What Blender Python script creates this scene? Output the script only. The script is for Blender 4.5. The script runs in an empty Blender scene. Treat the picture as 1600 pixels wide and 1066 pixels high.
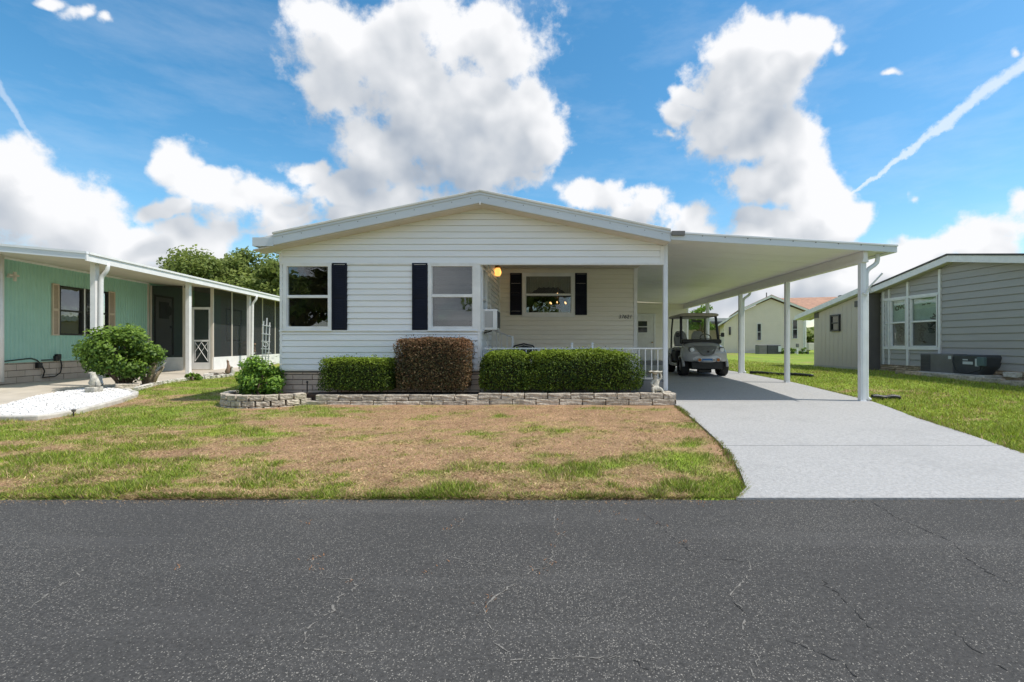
import bpy, bmesh, math, random
import numpy as np
from mathutils import Vector, Matrix, Euler
R = math.radians
random.seed(7); rng = np.random.default_rng(7)
scene = bpy.context.scene
COL = scene.collection

# ------------------------------------------------------------------ camera
FPX, PX, HY, HC = 750.0, 862.0, 537.0, 1.2      # focal length (px of a 1600 px frame), vanishing point, camera height
cam_d = bpy.data.cameras.new('camera'); cam = bpy.data.objects.new('camera', cam_d); COL.objects.link(cam)
cam.location = (0, 0, HC); cam.rotation_euler = (R(90), 0, 0)
cam_d.sensor_width = 36; cam_d.lens = FPX/1600*36
cam_d.shift_x = -(PX-800)/1600; cam_d.shift_y = (HY-533)/1600
cam_d.clip_start = .05; cam_d.clip_end = 3000
scene.camera = cam

# ------------------------------------------------------------------ light
SUN = Vector((1.72, -.24, 2.84)).normalized()
sun_d = bpy.data.lights.new('sun', 'SUN'); sun_d.energy = 3.4; sun_d.angle = R(.55); sun_d.color = (1, .95, .87)
sun_o = bpy.data.objects.new('sun', sun_d); COL.objects.link(sun_o)
sun_o.rotation_euler = SUN.to_track_quat('Z', 'Y').to_euler(); sun_o.location = (30, -5, 50)
scene.view_settings.view_transform = 'Standard'; scene.view_settings.look = 'None'
scene.view_settings.exposure = 0.46; scene.view_settings.gamma = 1
scene.view_settings.use_curve_mapping = False
scene.cycles.max_bounces = 8; scene.cycles.transparent_max_bounces = 12
scene.cycles.use_denoising = True
scene.cycles.sample_clamp_indirect = 6

# ------------------------------------------------------------------ sky
def build_world():
    w = bpy.data.worlds.new('World'); scene.world = w; w.use_nodes = True
    nt = w.node_tree; nt.nodes.clear()
    def pdir(px, py): return Vector(((px-PX)/FPX, 1, (HY-py)/FPX)).normalized()
    # cumulus masses: pixel-of-the-photo directions, angular half sizes in px
    blobs = [(520,60,105,70),(640,70,170,95),(780,60,120,80),(560,130,120,80),(700,170,190,110),(830,180,70,90),(640,250,150,75),(780,230,110,60),
             (560,290,80,32),(640,315,110,40),
             (30,280,85,64),(80,340,100,60),(150,370,110,55),(210,395,80,30),
             (290,270,52,50),(340,300,84,48),(390,320,110,42),(480,335,95,34),(300,385,90,40),(470,268,62,32),(560,325,80,34),(520,300,80,34),(400,350,120,40),(250,375,80,40),(250,330,45,25),
             (1200,80,90,55),(1255,55,45,32),(1310,60,26,20),(1180,140,110,70),(1080,150,40,25),(1150,210,100,60),(1230,230,60,70),(1060,180,40,30),
             (1040,220,24,16),(1200,290,90,50),(1265,300,70,60),(1300,345,70,35),(1230,365,110,30),
             (930,300,62,36),(995,325,64,34),(1080,345,60,24),(880,295,22,14),(1065,350,45,16),
             (1550,350,80,50),(1500,375,70,30),(1600,330,60,45),(1450,392,50,22),(1390,118,24,12),(1415,322,24,11),
             (1590,66,18,12),(105,18,29,16),(60,4,29,12),(150,35,24,12),
             (1120,420,160,60),(1300,440,200,50),(1480,440,160,50),(1180,480,160,40),(300,430,160,40),(100,420,160,50)]
    def grp(name, ins, outs):
        g = bpy.data.node_groups.new(name, 'ShaderNodeTree')
        for n, t in ins: g.interface.new_socket(n, in_out='INPUT', socket_type=t)
        for n, t in outs: g.interface.new_socket(n, in_out='OUTPUT', socket_type=t)
        return g, g.nodes.new('NodeGroupInput'), g.nodes.new('NodeGroupOutput')
    def noise(nodes, links, vec, scale, detail, rough=.55, out='Fac', off=0):
        n = nodes.new('ShaderNodeTexNoise'); n.inputs['Scale'].default_value = scale
        n.inputs['Detail'].default_value = detail; n.inputs['Roughness'].default_value = rough
        if off:
            a = nodes.new('ShaderNodeVectorMath'); a.operation = 'ADD'; a.inputs[1].default_value = (off, off*.7, -off)
            links.new(vec, a.inputs[0]); vec = a.outputs[0]
        links.new(vec, n.inputs['Vector']); return n.outputs[out]
    def math_(nodes, links, op, a, b=None, c=None):
        n = nodes.new('ShaderNodeMath'); n.operation = op
        for i, v in enumerate((a, b, c)):
            if v is None: continue
            if isinstance(v, (int, float)): n.inputs[i].default_value = v
            else: links.new(v, n.inputs[i])
        return n.outputs[0]
    def make_field(name, det):
        g, gi, go = grp(name, [('Vector', 'NodeSocketVector')], [('Density', 'NodeSocketFloat'), ('Soft', 'NodeSocketFloat')])
        N, L = g.nodes, g.links
        def vm(op, a, b=None, c=None, scale=None):
            n = N.new('ShaderNodeVectorMath'); n.operation = op
            for i, v in enumerate((a, b, c)):
                if v is None: continue
                if isinstance(v, (tuple, list, Vector)): n.inputs[i].default_value = tuple(v)
                else: L.new(v, n.inputs[i])
            if scale is not None: n.inputs['Scale'].default_value = scale
            return n
        v0 = gi.outputs[0]
        c = noise(N, L, v0, 9, 2 if det < 6 else 3, .5, 'Color')
        v = vm('MULTIPLY_ADD', c, (.10, .10, .10), v0).outputs[0]; v = vm('SUBTRACT', v, (.05, .05, .05)).outputs[0]
        sep = N.new('ShaderNodeSeparateXYZ'); L.new(v, sep.inputs[0])
        ys = math_(N, L, 'MAXIMUM', sep.outputs['Y'], .05)
        uv = N.new('ShaderNodeCombineXYZ'); L.new(math_(N, L, 'DIVIDE', sep.outputs['X'], ys), uv.inputs[0]); L.new(math_(N, L, 'DIVIDE', sep.outputs['Z'], ys), uv.inputs[2])
        acc = None
        for (px, py, rx, ry) in blobs:
            small = rx < 30
            if small: rx, ry = rx*2.0, ry*2.0
            u0, w0 = (px-PX)/FPX, (HY-py)/FPX; sx, sz = FPX/rx, FPX/ry
            m = vm('MULTIPLY_ADD', uv.outputs[0], (sx, 0, sz), (-u0*sx, 0, -w0*sz))
            ln = vm('LENGTH', m.outputs[0]).outputs['Value']
            if small: ln = math_(N, L, 'ADD', ln, .62)
            acc = ln if acc is None else math_(N, L, 'SMOOTH_MIN', acc, ln, .18)
        acc = math_(N, L, 'MINIMUM', acc, 2.2)
        # the same kind of cumulus goes on over the rest of the sky
        gen = math_(N, L, 'MULTIPLY_ADD', noise(N, L, v, 2.6, 2, .5, off=3.1), -6.5, 4.25)
        om = N.new('ShaderNodeMapRange'); L.new(sep.outputs['Y'], om.inputs[0])
        om.inputs[1].default_value = .62; om.inputs[2].default_value = .45; om.inputs[3].default_value = 2.5; om.inputs[4].default_value = 0
        acc = math_(N, L, 'SMOOTH_MIN', acc, math_(N, L, 'ADD', gen, om.outputs[0]), .15)
        f = noise(N, L, v0, 13, det, .62 if det > 6 else .5, off=1.7)
        f2 = noise(N, L, v0, 5, 3, .5, off=5.2)
        d = math_(N, L, 'MINIMUM', math_(N, L, 'SUBTRACT', 1.0, acc), .55)
        d = math_(N, L, 'MULTIPLY_ADD', math_(N, L, 'SUBTRACT', f2, .5), .9, d)
        if det > 6:
            L.new(math_(N, L, 'MULTIPLY_ADD', math_(N, L, 'SUBTRACT', f, .5), 1.9, d), go.inputs[0]); f = noise(N, L, v0, 13, 2.5, .5, off=1.7)
        L.new(math_(N, L, 'MULTIPLY_ADD', math_(N, L, 'SUBTRACT', f, .5), 1.9, d), go.inputs[1]); return g
    g, g_soft = make_field('cloud_field', 9), make_field('cloud_field_soft', 2.5)

    N, L = nt.nodes, nt.links
    tc = N.new('ShaderNodeTexCoord'); V = tc.outputs['Generated']
    sky = N.new('ShaderNodeTexSky'); sky.sky_type = 'NISHITA'; sky.sun_disc = False
    sky.sun_elevation = math.asin(SUN.z); sky.sun_rotation = math.atan2(SUN.x, SUN.y)
    sky.altitude = 0; sky.air_density = 1.0; sky.dust_density = .6; sky.ozone_density = 1.2
    hs = N.new('ShaderNodeHueSaturation'); hs.inputs['Hue'].default_value = .488; hs.inputs['Saturation'].default_value = SKY_SAT; hs.inputs['Value'].default_value = SKY_VAL
    L.new(sky.outputs[0], hs.inputs['Color'])
    def field(vec, g):
        n = N.new('ShaderNodeGroup'); n.node_tree = g; L.new(vec, n.inputs[0]); return n
    n1 = field(V, g); d1, ds = n1.outputs[0], n1.outputs[1]
    ad = N.new('ShaderNodeVectorMath'); ad.operation = 'ADD'; ad.inputs[1].default_value = (.030, -.004, .060); L.new(V, ad.inputs[0])
    d2 = field(ad.outputs[0], g_soft).outputs[1]
    alpha = N.new('ShaderNodeMapRange'); alpha.interpolation_type = 'SMOOTHSTEP'; L.new(d1, alpha.inputs[0])
    alpha.inputs[1].default_value = -.08; alpha.inputs[2].default_value = .36
    lit = math_(N, L, 'MULTIPLY_ADD', math_(N, L, 'SUBTRACT', ds, d2), .66, .46)
    lit = math_(N, L, 'MULTIPLY_ADD', math_(N, L, 'SUBTRACT', d1, ds), .42, lit)
    thick = N.new('ShaderNodeMapRange'); L.new(d1, thick.inputs[0]); thick.inputs[1].default_value = .15; thick.inputs[2].default_value = .8
    thick.inputs[3].default_value = .20; thick.inputs[4].default_value = -.17
    lit = math_(N, L, 'ADD', lit, thick.outputs[0])
    low = noise(N, L, V, 3.2, 3, .5, off=2.3)
    lit = math_(N, L, 'MULTIPLY_ADD', math_(N, L, 'SUBTRACT', low, .5), .8, lit)
    cr = N.new('ShaderNodeValToRGB'); L.new(lit, cr.inputs[0])
    e = cr.color_ramp.elements; e[0].position = .05; e[0].color = (3.0, 3.45, 4.1, 1); e[1].position = .85; e[1].color = (7.1, 7.15, 7.3, 1)
    x = e.new(.45); x.color = (4.9, 5.15, 5.5, 1)
    # thin high veil and the two old vapour trails
    st = N.new('ShaderNodeMapping'); st.inputs['Scale'].default_value = (2.0, 2.0, 7.0); st.inputs['Rotation'].default_value = (0, R(24), 0); L.new(V, st.inputs['Vector'])
    veil = N.new('ShaderNodeMapRange'); L.new(noise(N, L, st.outputs[0], 2.2, 6, .62, off=4), veil.inputs[0])
    veil.inputs[1].default_value = .47; veil.inputs[2].default_value = .85; veil.inputs[4].default_value = .20
    def trail(p0, p1, w0, amt):
        a, b = pdir(*p0), pdir(*p1); c = ((a+b)/2).normalized(); ax = (b-a).normalized(); t2 = ax.cross(c).normalized(); yy = t2.cross(ax)
        m = Matrix((ax, yy, t2)).transposed()
        mp = N.new('ShaderNodeMapping'); mp.vector_type = 'TEXTURE'; mp.inputs['Location'].default_value = c; mp.inputs['Rotation'].default_value = m.to_euler()
        ln = (b-a).length/2
        nv = N.new('ShaderNodeVectorMath'); nv.operation = 'SCALE'; nv.inputs['Scale'].default_value = w0*2.2
        s = N.new('ShaderNodeVectorMath'); s.operation = 'SUBTRACT'; s.inputs[1].default_value = (.5, .5, .5); L.new(noise(N, L, V, 28, 6, .65, 'Color'), s.inputs[0]); L.new(s.outputs[0], nv.inputs[0])
        av = N.new('ShaderNodeVectorMath'); av.operation = 'ADD'; L.new(V, av.inputs[0]); L.new(nv.outputs[0], av.inputs[1])
        mp.inputs['Scale'].default_value = (ln, 1, w0); L.new(av.outputs[0], mp.inputs['Vector'])
        sx = N.new('ShaderNodeSeparateXYZ'); L.new(mp.outputs[0], sx.inputs[0])
        along = math_(N, L, 'ABSOLUTE', sx.outputs['X']); wide = math_(N, L, 'MULTIPLY_ADD', sx.outputs['X'], .40, .62)
        wide = math_(N, L, 'MAXIMUM', wide, .1)
        q = math_(N, L, 'DIVIDE', math_(N, L, 'ABSOLUTE', sx.outputs['Z']), wide)
        r = N.new('ShaderNodeMapRange'); r.interpolation_type = 'SMOOTHSTEP'; L.new(q, r.inputs[0]); r.inputs[1].default_value = 1.0; r.inputs[2].default_value = .25; r.inputs[4].default_value = amt
        r2 = N.new('ShaderNodeMapRange'); L.new(along, r2.inputs[0]); r2.inputs[1].default_value = 1.04; r2.inputs[2].default_value = .92
        fr = N.new('ShaderNodeMapRange'); L.new(sx.outputs['Y'], fr.inputs[0]); fr.inputs[1].default_value = -.5; fr.inputs[2].default_value = -.45
        return math_(N, L, 'MULTIPLY', math_(N, L, 'MULTIPLY', r.outputs[0], r2.outputs[0]), fr.outputs[0])
    t1 = trail((1326, 306), (1640, 70), .017, .62)
    t2 = trail((60, 236), (-12, 120), .007, .35)
    hi = math_(N, L, 'MAXIMUM', math_(N, L, 'MAXIMUM', t1, t2), veil.outputs[0])
    mx1 = N.new('ShaderNodeMix'); mx1.data_type = 'RGBA'; L.new(hi, mx1.inputs[0]); L.new(hs.outputs[0], mx1.inputs[6]); mx1.inputs[7].default_value = (7.2, 7.5, 7.9, 1)
    mx = N.new('ShaderNodeMix'); mx.data_type = 'RGBA'; L.new(alpha.outputs[0], mx.inputs[0]); L.new(mx1.outputs[2], mx.inputs[6]); L.new(cr.outputs[0], mx.inputs[7])
    bg = N.new('ShaderNodeBackground'); bg.inputs['Strength'].default_value = .1; L.new(mx.outputs[2], bg.inputs[0])
    out = N.new('ShaderNodeOutputWorld'); L.new(bg.outputs[0], out.inputs[0])
    w.cycles.sampling_method = 'NONE'
SKY_SAT, SKY_VAL = 1.34, 1.36
build_world()

# ------------------------------------------------------------------ ground height and pixel helpers
_GY = [-60, -7.0, -6.0, 3.68, 3.72, 8.8, 11.6, 14.5, 20, 400]
_GZ = [.06, .04, 0, 0, .012, .135, .25, .295, .30, .30]
def G(y): return float(np.interp(y, _GY, _GZ))
def at(px, py, Y): return Vector(((px-PX)*Y/FPX, Y, HC+(HY-py)*Y/FPX))
def gp(px, py, dz=0):
    Y = 8.0
    for _ in range(40): Y = .5*Y+.5*min(200, (HC-G(Y)-dz)*FPX/(py-HY))
    return Vector(((px-PX)*Y/FPX, Y, G(Y)+dz))

# ------------------------------------------------------------------ mesh helpers
class MB:
    def __init__(s): s.v = []; s.f = []
    def add(s, vs, fs):
        o = len(s.v); s.v += [tuple(p) for p in vs]; s.f += [tuple(i+o for i in f) for f in fs]; return s
    def hexa(s, p):      # 8 corners: bottom ring 0-3, top ring 4-7
        return s.add(p, [(3,2,1,0),(4,5,6,7),(0,1,5,4),(1,2,6,5),(2,3,7,6),(3,0,4,7)])
    def box(s, x0, x1, y0, y1, z0, z1):
        return s.hexa([(x0,y0,z0),(x1,y0,z0),(x1,y1,z0),(x0,y1,z0),(x0,y0,z1),(x1,y0,z1),(x1,y1,z1),(x0,y1,z1)])
    def tube(s, pts, r, n=8, cap=True):
        pts = [Vector(p) for p in pts]; rs = r if isinstance(r, (list, tuple)) else [r]*len(pts)
        rings = []; up = None
        for i, p in enumerate(pts):
            t = (pts[min(i+1, len(pts)-1)]-pts[max(i-1, 0)]).normalized()
            if up is None: up = t.orthogonal().normalized()
            a = (up-t*up.dot(t)).normalized(); up = a; b = t.cross(a)
            rings.append([p+(a*math.cos(2*math.pi*k/n)+b*math.sin(2*math.pi*k/n))*rs[i] for k in range(n)])
        vs = [q for rg in rings for q in rg]; fs = []
        for i in range(len(pts)-1):
            for k in range(n): fs.append((i*n+k, i*n+(k+1)%n, (i+1)*n+(k+1)%n, (i+1)*n+k))
        if cap: fs += [tuple(range(n))[::-1], tuple((len(pts)-1)*n+k for k in range(n))]
        return s.add(vs, fs)
    def strip(s, pts, w, h):   # rectangular bar swept along points, w across, h vertical-ish
        pts = [Vector(p) for p in pts]; vs = []; n = len(pts); side0 = None
        for i, p in enumerate(pts):
            t = (pts[min(i+1, n-1)]-pts[max(i-1, 0)]).normalized()
            side = t.cross(Vector((0, 0, 1)))
            side = side.normalized() if side.length > .05 else (side0 or Vector((1, 0, 0)))
            side0 = side; up = side.cross(t).normalized()
            vs += [p-side*w/2-up*h/2, p+side*w/2-up*h/2, p+side*w/2+up*h/2, p-side*w/2+up*h/2]
        fs = [(0,1,2,3), (4*n-1, 4*n-2, 4*n-3, 4*n-4)]
        for i in range(n-1):
            for k in range(4): fs.append((i*4+k, (i+1)*4+k, (i+1)*4+(k+1)%4, i*4+(k+1)%4))
        return s.add(vs, fs)
    def lathe(s, prof, c=(0,0,0), n=20):
        vs = []; fs = []
        for (r, z) in prof:
            vs += [(c[0]+r*math.cos(2*math.pi*k/n), c[1]+r*math.sin(2*math.pi*k/n), c[2]+z) for k in range(n)]
        for i in range(len(prof)-1):
            for k in range(n): fs.append((i*n+k, i*n+(k+1)%n, (i+1)*n+(k+1)%n, (i+1)*n+k))
        fs += [tuple(range(n))[::-1], tuple((len(prof)-1)*n+k for k in range(n))]
        return s.add(vs, fs)
    def prism(s, poly, d):     # polygon (3d points) extruded by vector d
        n = len(poly); d = Vector(d); vs = [Vector(p) for p in poly]+[Vector(p)+d for p in poly]
        return s.add(vs, [tuple(range(n)), tuple(range(2*n-1, n-1, -1))]+[(k, n+k, n+(k+1)%n, (k+1)%n) for k in range(n)])
    def loft(s, rings, cap=True):
        n = len(rings[0]); vs = [p for r in rings for p in r]; fs = []
        for i in range(len(rings)-1):
            for k in range(n): fs.append((i*n+k, i*n+(k+1)%n, (i+1)*n+(k+1)%n, (i+1)*n+k))
        if cap: fs += [tuple(range(n))[::-1], tuple((len(rings)-1)*n+k for k in range(n))]
        return s.add(vs, fs)
    def build(s, name, mat, parent=None, kind=None, bevel=0, smooth=False, seg=2):
        me = bpy.data.meshes.new(name); me.from_pydata(s.v, [], s.f)
        bm = bmesh.new(); bm.from_mesh(me); bmesh.ops.recalc_face_normals(bm, faces=bm.faces)
        bm.to_mesh(me); bm.free()
        return link(name, me, mat, parent, kind, bevel, smooth, seg)
def link(name, me, mat, parent=None, kind=None, bevel=0, smooth=False, seg=2):
    if mat is not None and not me.materials: me.materials.append(mat)
    o = bpy.data.objects.new(name, me); COL.objects.link(o)
    if smooth: me.polygons.foreach_set('use_smooth', [True]*len(me.polygons))
    if bevel:
        m = o.modifiers.new('bevel', 'BEVEL'); m.width = bevel; m.segments = seg; m.limit_method = 'ANGLE'
    if parent is not None:
        o.parent = parent
        if parent.get('_w'): o.matrix_parent_inverse = Matrix.Translation(-parent.location)
    if kind: o['kind'] = kind
    return o
def thing(name, label, cat, loc, rz=None, group=None):
    e = bpy.data.objects.new(name, None); COL.objects.link(e); e.location = loc; e.empty_display_size = .2
    if rz is None: e['_w'] = 1          # parts given in world coordinates
    else: e.rotation_euler = (0, 0, rz)
    return tag(e, label, cat, group)
def tag(o, label, cat, group=None):
    o['label'] = label; o['category'] = cat
    if group: o['group'] = group
    return o
def npmesh(name, V, F, var=None, cols=None):
    V = np.asarray(V, dtype=np.float32); F = np.asarray(F, dtype=np.int32); k = F.shape[1]
    me = bpy.data.meshes.new(name)
    me.vertices.add(len(V)); me.vertices.foreach_set('co', V.ravel())
    me.loops.add(F.size); me.loops.foreach_set('vertex_index', F.ravel())
    me.polygons.add(len(F)); me.polygons.foreach_set('loop_start', np.arange(0, F.size, k, dtype=np.int32))
    try: me.polygons.foreach_set('loop_total', np.full(len(F), k, dtype=np.int32))
    except Exception: pass
    if var is not None:
        a = me.attributes.new('var', 'FLOAT', 'POINT'); a.data.foreach_set('value', np.asarray(var, dtype=np.float32))
    if cols is not None:
        a = me.attributes.new('tint', 'FLOAT_COLOR', 'POINT'); a.data.foreach_set('color', np.asarray(cols, dtype=np.float32).ravel())
    me.update(calc_edges=True); me.validate()
    return me
class Fr:            # a wall plane: origin, direction along it, outward normal
    def __init__(s, o, u=(1, 0), n=(0, -1)): s.o = Vector((o[0], o[1], 0)); s.u = Vector((u[0], u[1], 0)).normalized(); s.n = Vector((n[0], n[1], 0)).normalized()
    def p(s, a, out, z): return s.o+s.u*a+s.n*out+Vector((0, 0, z))
    def box(s, mb, a0, a1, o0, o1, z0, z1):
        return mb.hexa([s.p(a0,o1,z0), s.p(a1,o1,z0), s.p(a1,o0,z0), s.p(a0,o0,z0), s.p(a0,o1,z1), s.p(a1,o1,z1), s.p(a1,o0,z1), s.p(a0,o0,z1)])
def boards(F, s0, s1, z0, z1, h, mat, parent, openings=(), name='siding_board', t=.018, ends=None, notch=.013):
    """lap siding: every course is a wedge-shaped board of its own, cut at the openings; ends(z) clips to a rake"""
    z = z0
    while z < z1-.01:
        zt = min(z+h, z1); zm = (z+zt)/2
        spans = [(s0, s1)]
        for (a, b, c, d) in openings:
            if c < zm < d:
                ns = []
                for (p, q) in spans:
                    if b <= p or a >= q: ns.append((p, q)); continue
                    if a > p: ns.append((p, a))
                    if b < q: ns.append((b, q))
                spans = ns
        for (p, q) in spans:
            if q-p < .01: continue
            pb, qb, pt, qt = p, q, p, q
            if ends:
                e0, e1 = ends(z); pb, qb = max(p, e0), min(q, e1)
                e0, e1 = ends(zt); pt, qt = max(p, e0), min(q, e1)
                if qb-pb < .05: continue
                if qt-pt < .02: pt = qt = (pt+qt)/2; pt -= .01; qt += .01
            mb = MB(); j = random.uniform(-.0012, .0012)
            k = min(notch, (zt-z)*.2); zk = zt-k; f = k/(zt-z); pk, qk = pt+(pb-pt)*f, qt+(qb-qt)*f
            V = []
            for (a, b) in (((pb, t+j, z), (qb, t+j, z)), ((pk, .006, zk), (qk, .006, zk)), ((pt, -.008, zk+.003), (qt, -.008, zk+.003)), ((pt, -.008, zt+.004), (qt, -.008, zt+.004)), ((pb, -.010, z), (qb, -.010, z))):
                V += [F.p(*a), F.p(*b)]
            mb.add(V, [(0,1,3,2), (2,3,5,4), (4,5,7,6), (0,8,9,1), (6,7,9,8), (0,2,4,6,8), (1,9,7,5,3)])
            mb.build(name, mat, parent)
        z = zt

# ------------------------------------------------------------------ materials
def mat(name, c1, c2=None, scale=6, detail=4, rough=.6, bump=0, bscale=40, metal=0, rnd=0, stretch=(1, 1, 1), spec=.5, lo=.35, hi=.65, dirt=None):
    m = bpy.data.materials.new(name); m.use_nodes = True; nt = m.node_tree; N, L = nt.nodes, nt.links
    b = N['Principled BSDF']; b.inputs['Roughness'].default_value = rough; b.inputs['Metallic'].default_value = metal
    b.inputs['Specular IOR Level'].default_value = spec
    g = N.new('ShaderNodeNewGeometry'); mp = N.new('ShaderNodeMapping'); mp.inputs['Scale'].default_value = stretch; L.new(g.outputs['Position'], mp.inputs['Vector'])
    c2 = c2 or tuple(x*.88 for x in c1)
    n = N.new('ShaderNodeTexNoise'); n.inputs['Scale'].default_value = scale; n.inputs['Detail'].default_value = detail; n.inputs['Roughness'].default_value = .6; L.new(mp.outputs[0], n.inputs['Vector'])
    r = N.new('ShaderNodeValToRGB'); e = r.color_ramp.elements; e[0].position = lo; e[1].position = hi; e[0].color = (*c2, 1); e[1].color = (*c1, 1); L.new(n.outputs['Fac'], r.inputs[0])
    col = r.outputs[0]
    if dirt:   # (colour, scale, threshold, amount): blotchy stains with a shape of their own
        dn = N.new('ShaderNodeTexNoise'); dn.inputs['Scale'].default_value = dirt[1]; dn.inputs['Detail'].default_value = 7; dn.inputs['Roughness'].default_value = .7; L.new(mp.outputs[0], dn.inputs['Vector'])
        mr = N.new('ShaderNodeMapRange'); mr.inputs[1].default_value = dirt[2]; mr.inputs[2].default_value = dirt[2]+.12; mr.inputs[4].default_value = dirt[3]; L.new(dn.outputs['Fac'], mr.inputs[0])
        dm = N.new('ShaderNodeMix'); dm.data_type = 'RGBA'; dm.inputs[7].default_value = (*dirt[0], 1); L.new(mr.outputs[0], dm.inputs[0]); L.new(col, dm.inputs[6]); col = dm.outputs[2]
    if rnd:
        oi = N.new('ShaderNodeObjectInfo'); mr = N.new('ShaderNodeMapRange'); mr.inputs[3].default_value = 1-rnd; mr.inputs[4].default_value = 1+rnd; L.new(oi.outputs['Random'], mr.inputs[0])
        h = N.new('ShaderNodeHueSaturation'); L.new(mr.outputs[0], h.inputs['Value']); L.new(col, h.inputs['Color']); col = h.outputs[0]
    L.new(col, b.inputs['Base Color'])
    if bump:
        bn = N.new('ShaderNodeTexNoise'); bn.inputs['Scale'].default_value = bscale; bn.inputs['Detail'].default_value = 5; L.new(mp.outputs[0], bn.inputs['Vector'])
        bp = N.new('ShaderNodeBump'); bp.inputs['Strength'].default_value = bump; bp.inputs['Distance'].default_value = .02; L.new(bn.outputs['Fac'], bp.inputs['Height']); L.new(bp.outputs[0], b.inputs['Normal'])
    return m
def leafmat(name, dark, light, trans=.35, rough=.45):
    m = bpy.data.materials.new(name); m.use_nodes = True; N, L = m.node_tree.nodes, m.node_tree.links
    b = N['Principled BSDF']; b.inputs['Roughness'].default_value = rough+.12; b.inputs['Specular IOR Level'].default_value = .25
    a = N.new('ShaderNodeAttribute'); a.attribute_name = 'var'
    r = N.new('ShaderNodeValToRGB'); e = r.color_ramp.elements; e[0].color = (*dark, 1); e[1].color = (*light, 1); L.new(a.outputs['Fac'], r.inputs[0])
    L.new(r.outputs[0], b.inputs['Base Color'])
    t = N.new('ShaderNodeBsdfTranslucent'); L.new(r.outputs[0], t.inputs['Color'])
    mx = N.new('ShaderNodeMixShader'); mx.inputs[0].default_value = trans; L.new(b.outputs[0], mx.inputs[1]); L.new(t.outputs[0], mx.inputs[2]); L.new(mx.outputs[0], N['Material Output'].inputs[0])
    return m
def tintmat(name, trans=.0, rough=.9, nscale=60, amt=.35):
    m = bpy.data.materials.new(name); m.use_nodes = True; N, L = m.node_tree.nodes, m.node_tree.links
    b = N['Principled BSDF']; b.inputs['Roughness'].default_value = rough; b.inputs['Specular IOR Level'].default_value = .15
    a = N.new('ShaderNodeAttribute'); a.attribute_name = 'tint'
    g = N.new('ShaderNodeNewGeometry'); n = N.new('ShaderNodeTexNoise'); n.inputs['Scale'].default_value = nscale; n.inputs['Detail'].default_value = 6; L.new(g.outputs['Position'], n.inputs['Vector'])
    mr = N.new('ShaderNodeMapRange'); mr.inputs[3].default_value = 1-amt; mr.inputs[4].default_value = 1+amt; mr.inputs[1].default_value = .3; mr.inputs[2].default_value = .7; L.new(n.outputs['Fac'], mr.inputs[0])
    h = N.new('ShaderNodeHueSaturation'); L.new(mr.outputs[0], h.inputs['Value']); L.new(a.outputs['Color'], h.inputs['Color']); L.new(h.outputs[0], b.inputs['Base Color'])
    if trans:
        t = N.new('ShaderNodeBsdfTranslucent'); L.new(h.outputs[0], t.inputs['Color'])
        mx = N.new('ShaderNodeMixShader'); mx.inputs[0].default_value = trans; L.new(b.outputs[0], mx.inputs[1]); L.new(t.outputs[0], mx.inputs[2]); L.new(mx.outputs[0], N['Material Output'].inputs[0])
    return m
def glassmat(name, tint, gloss, rough=.0):
    m = bpy.data.materials.new(name); m.use_nodes = True; N, L = m.node_tree.nodes, m.node_tree.links
    N.remove(N['Principled BSDF'])
    t = N.new('ShaderNodeBsdfTransparent'); t.inputs['Color'].default_value = (*tint, 1)
    gl = N.new('ShaderNodeBsdfGlossy'); gl.inputs['Roughness'].default_value = rough; gl.inputs['Color'].default_value = (.95, .97, 1, 1)
    g = N.new('ShaderNodeNewGeometry'); n = N.new('ShaderNodeTexNoise'); n.inputs['Scale'].default_value = 2.5; L.new(g.outputs['Position'], n.inputs['Vector'])
    bp = N.new('ShaderNodeBump'); bp.inputs['Strength'].default_value = .05; bp.inputs['Distance'].default_value = .05; L.new(n.outputs['Fac'], bp.inputs['Height']); L.new(bp.outputs[0], gl.inputs['Normal'])
    lw = N.new('ShaderNodeLayerWeight'); lw.inputs['Blend'].default_value = .5
    mr = N.new('ShaderNodeMapRange'); mr.inputs[1].default_value = .35; mr.inputs[3].default_value = gloss; mr.inputs[4].default_value = .85; L.new(lw.outputs['Facing'], mr.inputs[0])
    mx = N.new('ShaderNodeMixShader'); L.new(mr.outputs[0], mx.inputs[0]); L.new(t.outputs[0], mx.inputs[1]); L.new(gl.outputs[0], mx.inputs[2]); L.new(mx.outputs[0], N['Material Output'].inputs[0])
    return m
def emit(name, c, s):
    m = bpy.data.materials.new(name); m.use_nodes = True; b = m.node_tree.nodes['Principled BSDF']
    b.inputs['Base Color'].default_value = (*c, 1); b.inputs['Emission Color'].default_value = (*c, 1); b.inputs['Emission Strength'].default_value = s; return m
def screenmat(name, op):
    m = bpy.data.materials.new(name); m.use_nodes = True; N, L = m.node_tree.nodes, m.node_tree.links
    b = N['Principled BSDF']; b.inputs['Base Color'].default_value = (.03, .032, .034, 1); b.inputs['Roughness'].default_value = .7
    t = N.new('ShaderNodeBsdfTransparent'); mx = N.new('ShaderNodeMixShader'); mx.inputs[0].default_value = op
    L.new(t.outputs[0], mx.inputs[1]); L.new(b.outputs[0], mx.inputs[2]); L.new(mx.outputs[0], N['Material Output'].inputs[0]); return m

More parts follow.
